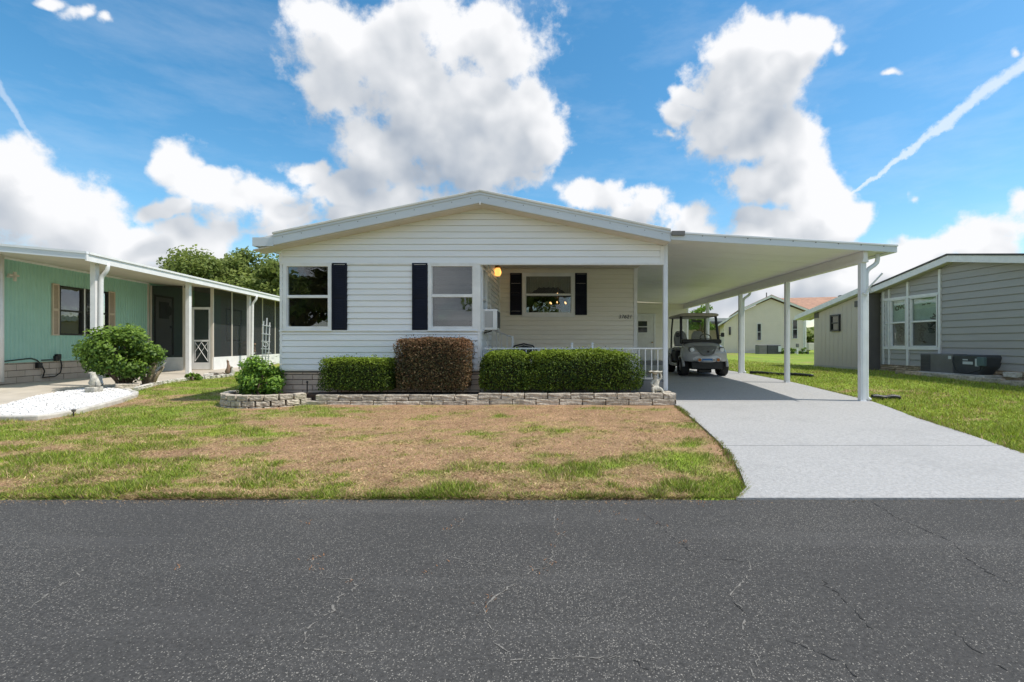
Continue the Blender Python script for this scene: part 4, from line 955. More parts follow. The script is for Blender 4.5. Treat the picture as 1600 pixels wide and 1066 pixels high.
# white flowering bush in the round planter
bc = at(411, 588, 8.72); FB = bush('flowering_bush', 'leafy green bush with white blossoms in the curved block planter', 'bush', (bc.x, 8.72, zw(588, 8.72)), (.44, .40, .40), 5200, .062, 'flowerbush', 5, 9, 'bark', (bc.x, 8.72, .30), 30, .5, .34)
r = random.Random(3)
for k in range(26):
    a = r.uniform(0, 6.28); q = math.sqrt(r.random()); c = Vector((bc.x+.42*q*math.cos(a), 8.72+.36*q*math.sin(a), zw(588, 8.72)+.40*math.sqrt(max(0, 1-.75*q*q))+r.uniform(-.02, .05)))
    m = MB()
    for j in range(6):
        t = j*math.pi/3+r.random(); d = Vector((math.cos(t), math.sin(t), .35)); s = Vector((-math.sin(t), math.cos(t), 0))
        m.add([c, c+d*.022+s*.011, c+d*.04, c+d*.022-s*.011], [(0, 1, 2, 3)])
    m.build('blossom', M['petal'], FB)
# neighbour's big clipped shrub on bare stems
sb = gp(197, 607); sY = sb.y
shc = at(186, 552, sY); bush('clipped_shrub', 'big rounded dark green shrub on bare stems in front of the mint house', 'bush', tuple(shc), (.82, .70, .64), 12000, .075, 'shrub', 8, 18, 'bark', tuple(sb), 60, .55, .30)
pp = gp(301, 595); bush('ground_plant', 'small bright green plant at the foot of a mint house post', 'plant', (pp.x, pp.y, pp.z+.10), (.22, .2, .12), 260, .09, 'limeleaf', 9, 3, 'bark', tuple(pp), 8, .5, .4)

# ------------------------------------------------------------------ porch things
def porch():
    H = thing('porch_railing', 'white metal porch railing with thin balusters behind the long green hedge', 'railing', (0, YW+.05, .49))
    y = YW+.04; zt = zw(543.5, y); zb = .56; a, b = xw(757, y), xw(1037, y)
    m = MB(); m.box(a, b, y-.02, y+.02, zt-.028, zt); m.build('top_rail', M['paint_white'], H, bevel=.004)
    m = MB(); m.box(a, b, y-.015, y+.015, zb-.03, zb); m.build('bottom_rail', M['paint_white'], H)
    x = b-.11
    while x > a+.05:
        m = MB(); m.box(x-.009, x+.009, y-.009, y+.009, zb, zt-.028); m.build('baluster', M['paint_white'], H); x -= .118
    for px in (894, 926):
        m = MB(); x = xw(px, y); m.box(x-.018, x+.018, y+.022, y+.058, .49, zt+.07); m.lathe([(.0, 0), (.026, .002), (.022, .018), (.006, .03), (0, .031)], (x, y+.04, zt+.07), 10); m.build('newel_post', M['paint_white'], H)
    H = thing('stair_railing', 'short sloping white handrail beside the porch air conditioner', 'railing', (-1.1, 10.3, .49))
    P0, P1 = at(768, 515, 10.6), at(801, 527, 10.0)
    m = MB(); m.strip([P0, P1], .03, .03); m.build('hand_rail', M['paint_white'], H)
    for k in range(5):
        p = P0.lerp(P1, k/4); w = .02 if k in (0, 4) else .009; m = MB(); m.box(p.x-w, p.x+w, p.y-w, p.y+w, .49, p.z+(.02 if w > .01 else 0)); m.build('baluster', M['paint_white'], H)
    # round-backed black patio chair, only its top seen over the hedge
    H = thing('patio_chair', 'black round-backed patio chair behind the porch hedge', 'chair', (at(818, 545, 9.7).x, 9.7, .49))
    c = H.location; w = .26; zc = zw(537.5, 9.6)
    m = MB(); m.tube([(c.x-w, c.y+.1, .95), (c.x-w*.96, c.y+.1, zc-.12), (c.x-w*.7, c.y+.1, zc-.04), (c.x, c.y+.1, zc), (c.x+w*.7, c.y+.1, zc-.04), (c.x+w*.96, c.y+.1, zc-.12), (c.x+w, c.y+.1, .95)], .018, 8); m.build('back_frame', M['blackmetal'], H, smooth=True)
    m = MB(); m.prism([(c.x-w*.9, c.y+.1, .98), (c.x+w*.9, c.y+.1, .98), (c.x+w*.85, c.y+.1, zc-.13), (c.x+w*.6, c.y+.1, zc-.06), (c.x, c.y+.1, zc-.025), (c.x-w*.6, c.y+.1, zc-.06), (c.x-w*.85, c.y+.1, zc-.13)], (0, .02, 0)); m.build('backrest', M['black'], H)
    m = MB(); m.box(c.x-w, c.x+w, c.y-.35, c.y+.12, .90, .95); m.build('seat', M['black'], H, bevel=.02)
    for sx in (-1, 1):
        for sy in (-.33, .1): m = MB(); m.tube([(c.x+sx*w*.92, c.y+sy, .49), (c.x+sx*w*.92, c.y+sy, .92)], .013, 8); m.build('leg', M['blackmetal'], H)
        m = MB(); m.tube([(c.x+sx*w, c.y+.1, 1.08), (c.x+sx*w*1.05, c.y-.3, 1.1), (c.x+sx*w, c.y-.33, .93)], .013, 8); m.build('arm', M['blackmetal'], H)
    # wall lamp, lit
    p = at(778, 424, 11.2); H = thing('porch_lamp', 'lit amber glass porch lamp on the wall by the recessed window', 'lamp', (p.x, p.y, p.z))
    m = MB(); m.lathe([(.0, 0), (.05, .01), (.072, .05), (.078, .10), (.066, .16), (.04, .20), (0, .205)], (p.x, p.y, p.z-.12), 16); m.build('globe', M['lampglow'], H, smooth=True)
    m = MB(); m.lathe([(0, 0), (.085, .0), (.075, .03), (.03, .06), (0, .065)], (p.x, p.y, p.z+.075), 16); m.build('cap', M['brass'], H, smooth=True)
    m = MB(); m.tube([(p.x, p.y, p.z+.12), (p.x-.06, p.y, p.z+.15), (XB+.015, p.y, p.z+.12)], .01, 8); m.lathe([(.045, 0), (.045, .012)], (0, 0, 0), 12) if False else None; m.build('arm', M['brass'], H)
    l = bpy.data.lights.new('lamp_light', 'POINT'); l.energy = .5; l.color = (1, .6, .25); l.shadow_soft_size = .08; lo = bpy.data.objects.new('lamp_light', l); COL.objects.link(lo); lo.parent = H; lo.matrix_parent_inverse = Matrix.Translation(-H.location); lo.location = (p.x+.1, p.y-.02, p.z-.02)
    # window air conditioner
    y0, y1 = 9.16, 9.70; x0, x1 = XB+.005, XB+.29; z0, z1 = 1.46, 1.86
    H = thing('window_air_conditioner', 'white window air conditioner sticking out over the porch', 'air conditioner', (x0, y0, z0))
    m = MB(); m.box(x0, x1, y0, y1, z0, z1); m.build('case', M['paint_white'], H, bevel=.012)
    m = MB(); m.box(x0+.05, x0+.20, y0-.003, y0+.01, z0+.05, z1-.04); g = m.build('grille', M['ac_grey'], H)
    for k in range(7): m = MB(); xx = x0+.056+k*.0205; m.box(xx, xx+.009, y0-.010, y0-.002, z0+.05, z1-.04); m.build('louvre', M['paint_white'], g)
    m = MB(); m.box(x1-.001, x1+.008, y0+.04, y1-.04, z0+.04, z1-.04); m.build('back_coil', M['ac_dark'], H)
    m = MB(); m.strip([(x0, y0+.2, z0-.06), (x0+.16, y0+.2, z0-.012)], .05, .02); m.build('support_bracket', M['black'], H)
    # chandelier inside the recessed window
    c = at(872, 470, YP+1.3); H = thing('chandelier', 'small chandelier with glowing candle bulbs seen through the porch window', 'chandelier', tuple(c))
    m = MB(); m.tube([(c.x, c.y, c.z-.2), (c.x, c.y, 3.08)], .012, 8); m.lathe([(0, 0), (.05, .03), (.03, .08), (.05, .14), (.015, .2)], (c.x, c.y, c.z-.2), 10); m.build('stem', M['brass'], H)
    for t in range(6):
        for (rr, dz, tier) in ((.24, -.10, 0), (.15, .14, 1)):
            if tier and t % 2: continue
            a = t*math.pi/3+.4; d = Vector((math.cos(a), math.sin(a), 0)); m = MB()
            m.tube([c+Vector((0, 0, dz-.04)), c+d*rr*.6+Vector((0, 0, dz-.08)), c+d*rr+Vector((0, 0, dz))], .008, 6); ar = m.build('arm', M['brass'], H)
            m = MB(); q = c+d*rr; m.lathe([(.008, 0), (.017, .015), (.014, .04), (0, .06)], (q.x, q.y, q.z+dz+.01), 8); m.build('bulb', M['candle'], ar)
porch()
def birdbath():
    b = gp(1024, 611, 0); x, y = xw(1024, 8.72), 8.72; z = .30
    H = thing('birdbath_statue', 'weathered cast stone birdbath of a seated figure under a shallow bowl, at planter end', 'statue', (x, y, z))
    s = .0116*8.72/8.72/8.0*8.0   # metres per photo pixel there
    # seated figure: skinned skeleton, one continuous body
    J = {'pel': (0, 0, .07), 'bel': (.0, -.005, .13), 'che': (.0, 0, .20), 'nec': (.0, -.005, .255), 'hea': (.0, -.01, .30), 'crown': (0, -.005, .335),
         'kl': (-.075, -.10, .10), 'fl': (-.06, -.115, .015), 'tl': (-.065, -.155, .01), 'kr': (.085, -.09, .085), 'fr': (.12, -.10, .015), 'tr': (.13, -.14, .01),
         'sl': (-.055, 0, .225), 'el': (-.085, -.06, .17), 'hl': (-.05, -.10, .13), 'sr': (.055, 0, .225), 'er': (.11, -.01, .29), 'hr': (.085, -.01, .37)}
    E = [('pel','bel'),('bel','che'),('che','nec'),('nec','hea'),('hea','crown'),('pel','kl'),('kl','fl'),('fl','tl'),('pel','kr'),('kr','fr'),('fr','tr'),('che','sl'),('sl','el'),('el','hl'),('che','sr'),('sr','er'),('er','hr')]
    rad = {'pel': .062, 'bel': .058, 'che': .052, 'nec': .026, 'hea': .047, 'crown': .03, 'kl': .033, 'kr': .033, 'fl': .022, 'fr': .022, 'tl': .018, 'tr': .018, 'sl': .026, 'sr': .026, 'el': .02, 'er': .02, 'hl': .017, 'hr': .016}
    ks = list(J); me = bpy.data.meshes.new('figure'); me.from_pydata([Vector(J[k])+Vector((x, y, z)) for k in ks], [(ks.index(a), ks.index(b_)) for a, b_ in E], [])
    o = link('figure', me, M['statue'], H); sk = o.modifiers.new('skin', 'SKIN')
    for i, k in enumerate(ks): me.skin_vertices[0].data[i].radius = (rad[k], rad[k]); me.skin_vertices[0].data[i].use_root = (k == 'pel')
    o.modifiers.new('sub', 'SUBSURF').levels = 2; o.modifiers['sub'].render_levels = 2
    m = MB(); m.lathe([(.02, -.04), (.05, -.02), (.11, .0), (.125, .02), (.118, .024), (.05, .008), (0, .004)], (x, y, z+.375), 18)
    vs = []; 
    for v in m.v:
        a = math.atan2(v[1]-y, v[0]-x); k = 1+.07*math.cos(6*a); vs.append((x+(v[0]-x)*k, y+(v[1]-y)*k, v[2]+(.006*math.cos(6*a) if v[2] > z+.38 else 0)))
    m.v = vs; m.build('bowl', M['statue'], H, smooth=True)
    m = MB(); m.tube([(x-.01, y+.045, z+.0), (x-.005, y+.05, z+.2), (x, y+.03, z+.36)], [.045, .035, .03], 10); m.build('trunk', M['statue'], H, smooth=True)
    m = MB(); m.lathe([(.13, 0), (.14, .012), (.12, .03), (.08, .036)], (x, y-.03, z-.03), 16); m.build('base', M['statue'], H, smooth=True)
birdbath()

# ------------------------------------------------------------------ golf cart
def golf_cart():
    Y0 = 13.55; s = Y0/FPX/8.883; X0 = (1030+605/8.883-PX)*Y0/FPX; Z0 = G(Y0)+.013
    H = thing('golf_cart', 'silver golf cart with beige roof parked under the carport', 'golf cart', (X0, Y0, Z0), rz=R(-1.5))
    pal = {}
    silver = mat('silver_paint', (.44, .445, .45), (.40, .405, .41), 2, rough=.22, spec=.6); silver.node_tree.nodes['Principled BSDF'].inputs['Coat Weight'].default_value = .5
    grey = mat('grey_plastic', (.16, .165, .165), (.14, .14, .14), 6, rough=.5); dk = M['black']
    tyre = mat('tyre_rubber', (.016, .016, .016), (.010, .010, .010), 12, rough=.8); rim = mat('alloy_rim', (.45, .45, .45), (.3, .3, .3), 8, rough=.3, metal=.8)
    roofm = mat('beige_roof', (.40, .35, .28), (.36, .315, .25), 3, rough=.5); seatm = mat('grey_vinyl', (.30, .30, .29), (.25, .25, .24), 5, rough=.6)
    lens = mat('clear_lens', (.88, .89, .9), (.75, .77, .78), 30, rough=.08, spec=.9); amber = mat('amber_lens', (.55, .16, .03), (.42, .11, .02), 30, rough=.2); blue = mat('blue_plate', (.05, .17, .42), (.04, .14, .36), 9, rough=.4)
    # cowl: lofted sections from nose to dash; z/width tables
    def sec(y, hw, zl, zh, bulge, n=14):
        pts = []
        for k in range(n+1):
            t = k/n; a = math.pi*t; x = -hw*math.cos(a)*(abs(math.cos(a))**-.45 if abs(math.cos(a)) > .02 else 1); x = max(-hw, min(hw, x))
            pts.append((x, y-bulge*math.sin(a)**.8, zl+(zh-zl)*min(1, math.sin(a)**.42)))
        return pts+[(hw*.98, y, zl-.02), (-hw*.98, y, zl-.02)]
    m = MB(); m.loft([sec(-.40, .36, .44, .62, .10), sec(-.36, .52, .42, .70, .11), sec(-.26, .60, .42, .80, .10), sec(-.10, .625, .44, .88, .06), sec(.10, .62, .46, .95, .03), sec(.26, .60, .48, .985, 0)]); b = m.build('body', silver, H, smooth=True)
    b.modifiers.new('sub', 'SUBSURF').render_levels = 1; b.modifiers['sub'].levels = 1
    # darker shield-shaped centre panel and the hood's light highlight made as a silver strip
    def front(x, z):      # y of the nose at a height
        return float(np.interp(z, [.44, .62, .70, .80, .88, .95, .985], [-.5, -.5, -.47, -.36, -.16, .07, .26]))+.30*abs(x)**2
    def patch(poly, dy, mm, name, th=.02, par=None):
        mb = MB(); mb.prism([(x, front(x, z)-dy, z) for (x, z) in poly], (0, th, 0)); return mb.build(name, mm, par or H, bevel=.004)
    patch([(-.33, .845), (.19, .845), (.30, .83), (.14, .62), (.0, .585), (-.17, .60), (-.24, .68)], .065, grey, 'front_panel', .09)
    patch([(-.34, .875), (.20, .875), (.22, .852), (-.36, .852)], .03, silver, 'hood_highlight', .04)
    for sx in (-1, 1):
        hx = sx*.405; hz = .735; hy = -.40
        m = MB(); m.tube([(hx, hy+.14, hz), (hx, hy+.01, hz), (hx, hy-.012, hz)], [.085, .085, .07], 18); hl = m.build('headlight', grey, H, smooth=True)
        m = MB(); m.tube([(hx, hy-.008, hz), (hx, hy-.022, hz), (hx, hy-.035, hz)], [.066, .058, .025], 18); m.build('lens', lens, hl, smooth=True)
        # wheel arches, wheels
        for (yy, r_) in ((.05, .262), (1.72, .265)):
            wx = sx*.54; m = MB(); n = 28
            prof = [(r_*.58, -.10), (r_*.9, -.125), (r_*.985, -.10), (r_, 0), (r_*.985, .10), (r_*.9, .125), (r_*.58, .10)]
            for i, (rr, xx) in enumerate(prof): m.v += [(wx+xx, yy+rr*math.cos(2*math.pi*k/n), r_+rr*math.sin(2*math.pi*k/n)) for k in range(n)]
            m.f += [(i*n+k, i*n+(k+1) % n, (i+1)*n+(k+1) % n, (i+1)*n+k) for i in range(len(prof)-1) for k in range(n)]
            w = m.build('wheel', tyre, H, smooth=True)
            m = MB(); m.tube([(wx-.07, yy, r_), (wx+.07, yy, r_)], r_*.62, 20); m.build('hub', rim, w)
            for k in range(6):
                a = k*math.pi/3; m = MB(); m.strip([(wx+sx*.074, yy+.03*math.cos(a), r_+.03*math.sin(a)), (wx+sx*.074, yy+r_*.55*math.cos(a), r_+r_*.55*math.sin(a))], .025, .035); m.build('spoke', rim, w)
        m = MB(); pts = [(sx*.60, .05+.30*math.cos(a), .24+.31*math.sin(a)) for a in np.linspace(.1, math.pi-.1, 12)]; m.strip(pts, .07, .035); m.build('fender', silver, H, smooth=True)
        m = MB(); pts = [(sx*.60, 1.72+.33*math.cos(a), .25+.33*math.sin(a)) for a in np.linspace(.05, math.pi-.05, 12)]; m.strip(pts, .09, .05); m.build('fender', silver, H, smooth=True)
        m = MB(); m.box(sx*.60-.03, sx*.60+.03, .42, 1.38, .24, .34); m.build('rocker_panel', silver, H, bevel=.015)
        # roof struts
        m = MB(); m.tube([(sx*.53, .27, .92), (sx*.52, .38, 1.3), (sx*.50, .46, 1.71)], .040, 8); m.build('strut', dk, H)
        m = MB(); m.tube([(sx*.53, 1.62, .70), (sx*.52, 1.60, 1.3), (sx*.50, 1.52, 1.71)], .026, 8); m.build('strut', dk, H)
        # side mirror
        m = MB(); m.tube([(sx*.53, .33, 1.13), (sx*.62, .28, 1.15)], .010, 6); mm = m.build('side_mirror', dk, H); m = MB(); m.box(sx*.64-.05, sx*.64+.05, .25, .28, 1.10, 1.22); m.build('mirror_head', dk, mm, bevel=.015)
        # seat halves with curved backs
        cx = sx*.27
        m = MB(); m.box(cx-.25, cx+.25, .95, 1.42, .70, .80); m.build('seat', seatm, H, bevel=.04, seg=3)
        m = MB(); m.loft([[(cx-w, 1.40+.10*t+d, z) for (w, d) in ((-hw, 0), (hw, 0), (hw, .07), (-hw, .07))] for (t, z, hw) in ((0, .82, .20), (.5, 1.05, .21), (.8, 1.2, .18), (1, 1.30, .11))]); m.build('seat_back', seatm, H, bevel=.025, seg=3)
    # bumper band, signals, plate
    m = MB(); rings = []
    for k in range(15):
        t = -1+2*k/14; x = .56*t; y = -.50+.26*abs(t)**2.4; zt, zb_ = .58-.0*t, .385+.10*abs(t)**2.2; rings.append([(x, y+.05, zb_), (x, y, zb_+.03), (x, y-.012, (zb_+zt)/2), (x, y+.01, zt), (x, y+.09, zt)])
    m.loft(rings); m.build('bumper', mat('pale_silver_bumper', (.74, .74, .74), (.70, .70, .70), 3, rough=.25), H, smooth=True)
    for hx in (-.235, .27):
        m = MB(); m.tube([(hx, -.44, .462), (hx, -.52, .462)], .058, 16); sg = m.build('signal_lamp', silver, H); m = MB(); m.tube([(hx, -.519, .462), (hx, -.53, .462)], .042, 16); m.build('lens', amber, sg)
    m = MB(); m.box(-.17, .115, -.535, -.52, .425, .50); pl = m.build('front_plate', blue, H, bevel=.004); m = MB(); m.box(-.15, .09, -.537, -.5352, .432, .447); m.build('plate_strip', M['label'], pl)
    m = MB(); m.box(.135, .165, -.53, -.515, .447, .477); m.build('badge', dk, H); m = MB(); m.tube([(0, front(0, .69)-.06, .69), (0, front(0, .69)-.03, .69)], .028, 12); m.build('emblem', dk, H)
    m = MB(); m.box(-.42, .42, -.42, 1.9, .20, .40); m.box(-.2, .16, -.30, -.1, .10, .2); m.build('chassis', dk, H, bevel=.02)
    m = MB(); m.tube([(-.5, .05, .22), (.5, .05, .22)], .03, 8); m.build('front_axle', dk, H); m = MB(); m.tube([(-.5, 1.72, .24), (.5, 1.72, .24)], .035, 8); m.build('rear_axle', dk, H)
    m = MB(); m.box(-.56, .56, .30, 1.0, .30, .34); m.build('floor', dk, H); m = MB(); m.box(-.55, .55, .92, 1.9, .34, .70); m.build('seat_base', dk, H, bevel=.03)
    m = MB(); m.box(-.56, .56, .06, .40, .90, 1.03); m.build('dashboard', dk, H, bevel=.05, seg=3)
    m = MB(); a0 = [(.24+.16*math.cos(t), .56+.06*math.sin(t), 1.06+.13*math.sin(t)) for t in np.linspace(0, 2*math.pi, 21)]; m.tube(a0, .014, 6, cap=False); m.tube([(.24, .56, 1.06), (.24, .36, .92)], .018, 6); m.tube([a0[0], a0[10]], .01, 6); m.build('steering_wheel', dk, H, smooth=True)
    m = MB(); m.box(.30, .335, .75, .78, .95, .99) if False else None
    m = MB(); m.box(-.14, .14, .56, .585, 1.53, 1.60); m.build('rear_view_mirror', dk, H, bevel=.02)
    m = MB(); m.hexa([(-.50, .275, 1.0), (.50, .275, 1.0), (.50, .28, 1.0), (-.50, .28, 1.0), (-.48, .455, 1.70), (.48, .455, 1.70), (.48, .46, 1.70), (-.48, .46, 1.70)]); m.build('windshield', glassmat('clear_windshield', (.93, .94, .94), .03), H)
    # roof: crowned slab with lip
    def ring(z, g_): return [(x, y, z) for (x, y) in ((-.55+g_, .33+g_), (-.2, .28+g_), (.2, .28+g_), (.55-g_, .33+g_), (.56-g_, 1.1), (.55-g_, 1.88-g_), (-.55+g_, 1.88-g_), (-.56+g_, 1.1))]
    m = MB(); m.loft([ring(1.70, .02), ring(1.71, 0), ring(1.755, 0), ring(1.785, .05), ring(1.80, .16)]); m.build('roof', roofm, H, smooth=False, bevel=.01)
    m = MB(); m.box(-.50, .50, .38, 1.83, 1.69, 1.705); m.build('roof_liner', dk, H)
    m = MB(); m.loft([[(-.5, 1.8, .45), (.5, 1.8, .45), (.5, 1.95, .45), (-.5, 1.95, .45)], [(-.58, 1.45, .6), (.58, 1.45, .6), (.56, 2.02, .62), (-.56, 2.02, .62)], [(-.56, 1.42, .78), (.56, 1.42, .78), (.54, 2.0, .76), (-.54, 2.0, .76)]]); m.build('rear_body', silver, H, bevel=.03)
golf_cart()

# ------------------------------------------------------------------ neighbour on the left: mint aluminium home with screened porch
def on_wall(O, d, n, px, py, out=0.0):
    """where the sight line through a photo pixel meets a wall plane: distance along it and height"""
    ox, oy = O[0]+n[0]*out, O[1]+n[1]*out; a = (px-PX)/FPX
    s = (a*oy-ox)/(d[0]-a*d[1]); Y = oy+s*d[1]; return s, HC+(HY-py)*Y/FPX
GO = (-12.77, 10.6); GRZ = R(98.2); Gd = (math.cos(GRZ), math.sin(GRZ)); Gn = (math.sin(GRZ), -math.cos(GRZ))
def mint_house():
    z0 = G(13); H = thing('mint_house', 'mint green aluminium home with white carport roof and screened porch', 'house', (GO[0], GO[1], 0), rz=GRZ)
    F = Fr((0, 0)); W = lambda px, py, out=0: on_wall(GO, Gd, Gn, px, py, out)
    sa = -1.2; se = W(230, 450)[0]; zt = 3.24; zb = W(100, 561)[1]
    # corrugated wall sheet (ribs are a few pixels wide): real folds in one sheet, cut round the window
    w0, w1 = W(91, 500)[0], W(169, 500)[0]; wz0, wz1 = W(130, 524.5)[1], W(92, 446)[1]
    def ribs(a, b, c, d, name, mtl, par):
        vs = []; fs = []; x = a; pts = []
        while x < b: pts += [(x, .0), (x+.035, .0), (x+.05, .016), (x+.085, .016)]; x += .10
        pts = [p for p in pts if p[0] <= b]+[(b, 0)]
        for (p, o) in pts: vs += [F.p(p, o, c), F.p(p, o, d)]
        fs = [(2*i, 2*i+2, 2*i+3, 2*i+1) for i in range(len(pts)-1)]
        return MB().add(vs, fs).build(name, M[mtl], par)
    wl = ribs(sa, w0, zb, zt, 'wall', 'green_wall', H); ribs(w1, se, zb, zt, 'wall_sheet', 'green_wall', wl); ribs(w0, w1, zb, wz0, 'wall_sheet', 'green_wall', wl); ribs(w0, w1, wz1, zt, 'wall_sheet', 'green_wall', wl)
    m = MB(); F.box(m, sa, se+.04, -.02, .03, zt-.05, zt); m.build('wall_trim', M['trim'], H); m = MB(); F.box(m, se-.03, se+.05, -.02, .035, zb-.1, zt-.05); m.build('corner_trim', M['soffit'], H)
    m = MB(); F.box(m, sa, se, -.01, .024, zb-.05, zb+.02); m.build('base_trim', M['green_wall'], H)
    # skirting: pale slump blocks
    m = MB(); F.box(m, sa, se, -.08, -.02, z0-.1, zb-.04); sk = m.build('skirting', M['mortar'], H)
    bm_ = mat('pale_slump_block', (.58, .48, .38), (.50, .41, .325), 4, rough=.9, bump=.3, rnd=.07)
    bh = .155; row = 0; z = z0-.03
    while z < zb-.08:
        x = sa-(.22 if row % 2 else 0)
        while x < se-.05:
            a, b = max(sa, x), min(se, x+.43)
            if b-a > .06: q = MB(); F.box(q, a, b, -.05, random.uniform(-.006, .004), z+.004, min(zb-.05, z+bh-.006)); q.build('block', bm_, sk, bevel=.008)
            x += .44
        z += bh; row += 1
    # double window in dark frame, tan shutters
    mid = W(130, 500)[0]
    for (a, b) in ((w0, mid-.012), (mid+.03, w1)): window(F, a, b, wz0, wz1, H, fw=.05, mats=('bronze', 'glass'), blind=((wz0+wz1)/2, wz1-.06), sill=False)
    m = MB(); F.box(m, mid-.01, mid+.028, -.02, .035, wz0, wz1); m.build('mullion', M['trim'], H)
    m = MB(); F.box(m, w0+.02, w1-.02, -.2, -.18, wz0, wz1); m.build('room', M['dark'], H)
    for (p0, p1) in ((80, 91), (168, 178.5)): shutter(F, W(p0, 500)[0], W(p1, 500)[0]-.005, wz0-.01, wz1+.03, H, 'tan_shutter', 'tan_inset', 2)
    # the house goes on behind the porch: pale wall with door and window
    sd0, sd1 = W(243, 500)[0], W(269, 500)[0]; far = se+13
    dz0, dz1 = W(255, 555)[1], W(245, 464)[1]
    m = MB(); F.box(m, se+.05, sd0-.08, -.08, 0, z0, 3.4); F.box(m, sd1+.08, W(345, 500)[0], -.08, 0, z0, 3.4); F.box(m, sd0-.08, sd1+.08, -.08, 0, dz1+.08, 3.4); F.box(m, sd0-.08, sd1+.08, -.08, 0, z0, dz0); m.build('porch_wall', M['green_wall'], H)
    m = MB(); F.box(m, W(345, 500)[0]+.002, far, -.08, 0, z0, 3.4); m.build('rear_wall', M['porchwall'], H)
    m = MB(); F.box(m, sd0, sd1, -.05, -.01, dz0, dz1); d = m.build('front_door', M['door_grey'], H)
    a, b = W(249, 500)[0], W(264, 500)[0]; m = MB(); F.box(m, a, b, -.009, .004, W(255, 498)[1], W(255, 472)[1]); m.build('door_window', M['bronze'], d)
    m = MB(); m.lathe([(0, 0), (.16, .0), (.19, .03), (.16, .06), (0, .06)], (0, 0, 0), 14)
    m.v = [tuple(F.p(W(262, 486)[0]+v[0], .006+v[2], W(262, 486)[1]+v[1])) for v in m.v]; m.build('wreath', M['bronze'], d)
    m = MB(); c = F.p(sd1-.1, .0, (dz0+dz1)/2); m.tube([c, c+Vector((0, -.07, 0))], .035, 8); m.build('handle', M['bronze'], d)
    m = MB(); F.box(m, sd0-.07, sd0-.002, -.06, .02, dz0, dz1+.07); F.box(m, sd1+.002, sd1+.07, -.06, .02, dz0, dz1+.07); F.box(m, sd0-.002, sd1+.002, -.06, .018, dz1+.002, dz1+.07); m.build('door_frame', M['bronze'], H)
    a, b = W(353, 500)[0], W(377, 500)[0]; window(F, a, b, W(365, 533)[1], W(353, 482)[1], H, fw=.06, mats=('bronze', 'glass_far'), sill=False)
    # roof: slopes up from the outer edge to the house; front and side fascias
    oe = 2.62; ov = -.14; se2 = far; zE = 3.03; rise = .075
    ze = lambda out: zE+(oe-out)*rise
    def slab(s0, s1, o0, o1, d0, d1): return [F.p(s0,o1,ze(o1)+d0), F.p(s1,o1,ze(o1)+d0), F.p(s1,o0,ze(o0)+d0), F.p(s0,o0,ze(o0)+d0), F.p(s0,o1,ze(o1)+d1), F.p(s1,o1,ze(o1)+d1), F.p(s1,o0,ze(o0)+d1), F.p(s0,o0,ze(o0)+d1)]
    s0 = on_wall(GO, Gd, Gn, 135, 400, oe)[0]
    m = MB(); m.hexa(slab(s0+.03, far, -7, oe-.03, .12, .16)); m.build('roof', M['roofwhite'], H)
    m = MB(); m.hexa(slab(s0+.03, far, -.0, oe-.04, .02, .045)); m.build('soffit', M['soffit'], H)
    m = MB(); m.hexa(slab(s0, s0+.03, -7, oe, 0, .12)); f = m.build('front_fascia', M['fascia'], H); m = MB(); m.hexa(slab(s0-.015, s0+.05, -7, oe+.01, .121, .17)); m.build('drip_edge', M['alu'], f)
    m = MB(); m.hexa(slab(s0+.001, far, oe-.03, oe+.002, -.03, .12)); f = m.build('side_fascia', M['paint_white'], H); m = MB(); m.hexa(slab(s0+.05, far, oe-.06, oe+.03, .121, .17)); m.build('gutter_lip', M['paint_white'], f)
    # posts and downspouts
    op = oe-.27
    for (px, dn) in ((148, 1), (294.5, 0), (389, 1)):
        s, _ = on_wall(GO, Gd, Gn, px, 500, op); m = MB(); F.box(m, s-.06, s+.06, op-.055, op+.055, G(12)-.08, zE+.04); m.build('post', M['paint_white'], H, bevel=.006)
        if dn:
            q = lambda da, o, z: F.p(s+da, o, z)
            downspout([q(.02, oe-.02, zE+.0), q(.02, oe-.02, zE-.14), q(.02, op+.12, zE-.30), q(.02, op+.10, .32), q(-.04, op+.16, .27)], H, 'paint_white', .075)
    # screened porch: front panel with knee wall and screen door, side run under the roof edge
    sp = se+.12
    kz = W(260, 557.5)[1]; 
    def screen_run(p, q, nm, knee=True):      # p,q = (s,out)
        p, q = Vector((p[0], -p[1], 0)), Vector((q[0], -q[1], 0)); u = (q-p); L_ = u.length; u = u/L_; n = Vector((u.y, -u.x, 0)); FF = Fr((p.x, p.y), (u.x, u.y), (n.x, n.y))
        if knee:
            m = MB(); FF.box(m, 0, L_, -.03, .03, z0-.02, kz); m.build('knee_wall', M['paint_white'], H)
        m = MB(); FF.box(m, 0, L_, -.003, .003, kz if knee else z0, 3.16); m.build('screen', M['screen'], H)
        k = max(1, round(L_/1.3))
        for i in range(k+1):
            a = L_*i/k; m = MB(); FF.box(m, a-.022, a+.022, -.022, .025, kz if knee else z0, 3.16); m.build('mullion', M['soffit'], H)
        return FF, L_
    def out_at(px):      # outward distance, along the plane s = sp, of a photo column
        o = [GO[0]+Gd[0]*sp, GO[1]+Gd[1]*sp]; a = (px-PX)/FPX; return (a*o[1]-o[0])/(Gn[0]-a*Gn[1])
    o1, o2, o3 = out_at(287), out_at(300), out_at(331)
    screen_run((sp, .05), (sp, o1), 'a')
    m = MB(); m.box(sp-.03, sp+.03, -o2+.0, -o1-.0, z0, 3.1); m.build('door_jamb', M['soffit'], H)
    # screen door
    zd = HC+(HY-480)*(GO[1]+Gd[1]*sp+Gn[1]*o2)/FPX
    DF = Fr((sp, 0), (0, -1), (-1, 0)); m = MB()
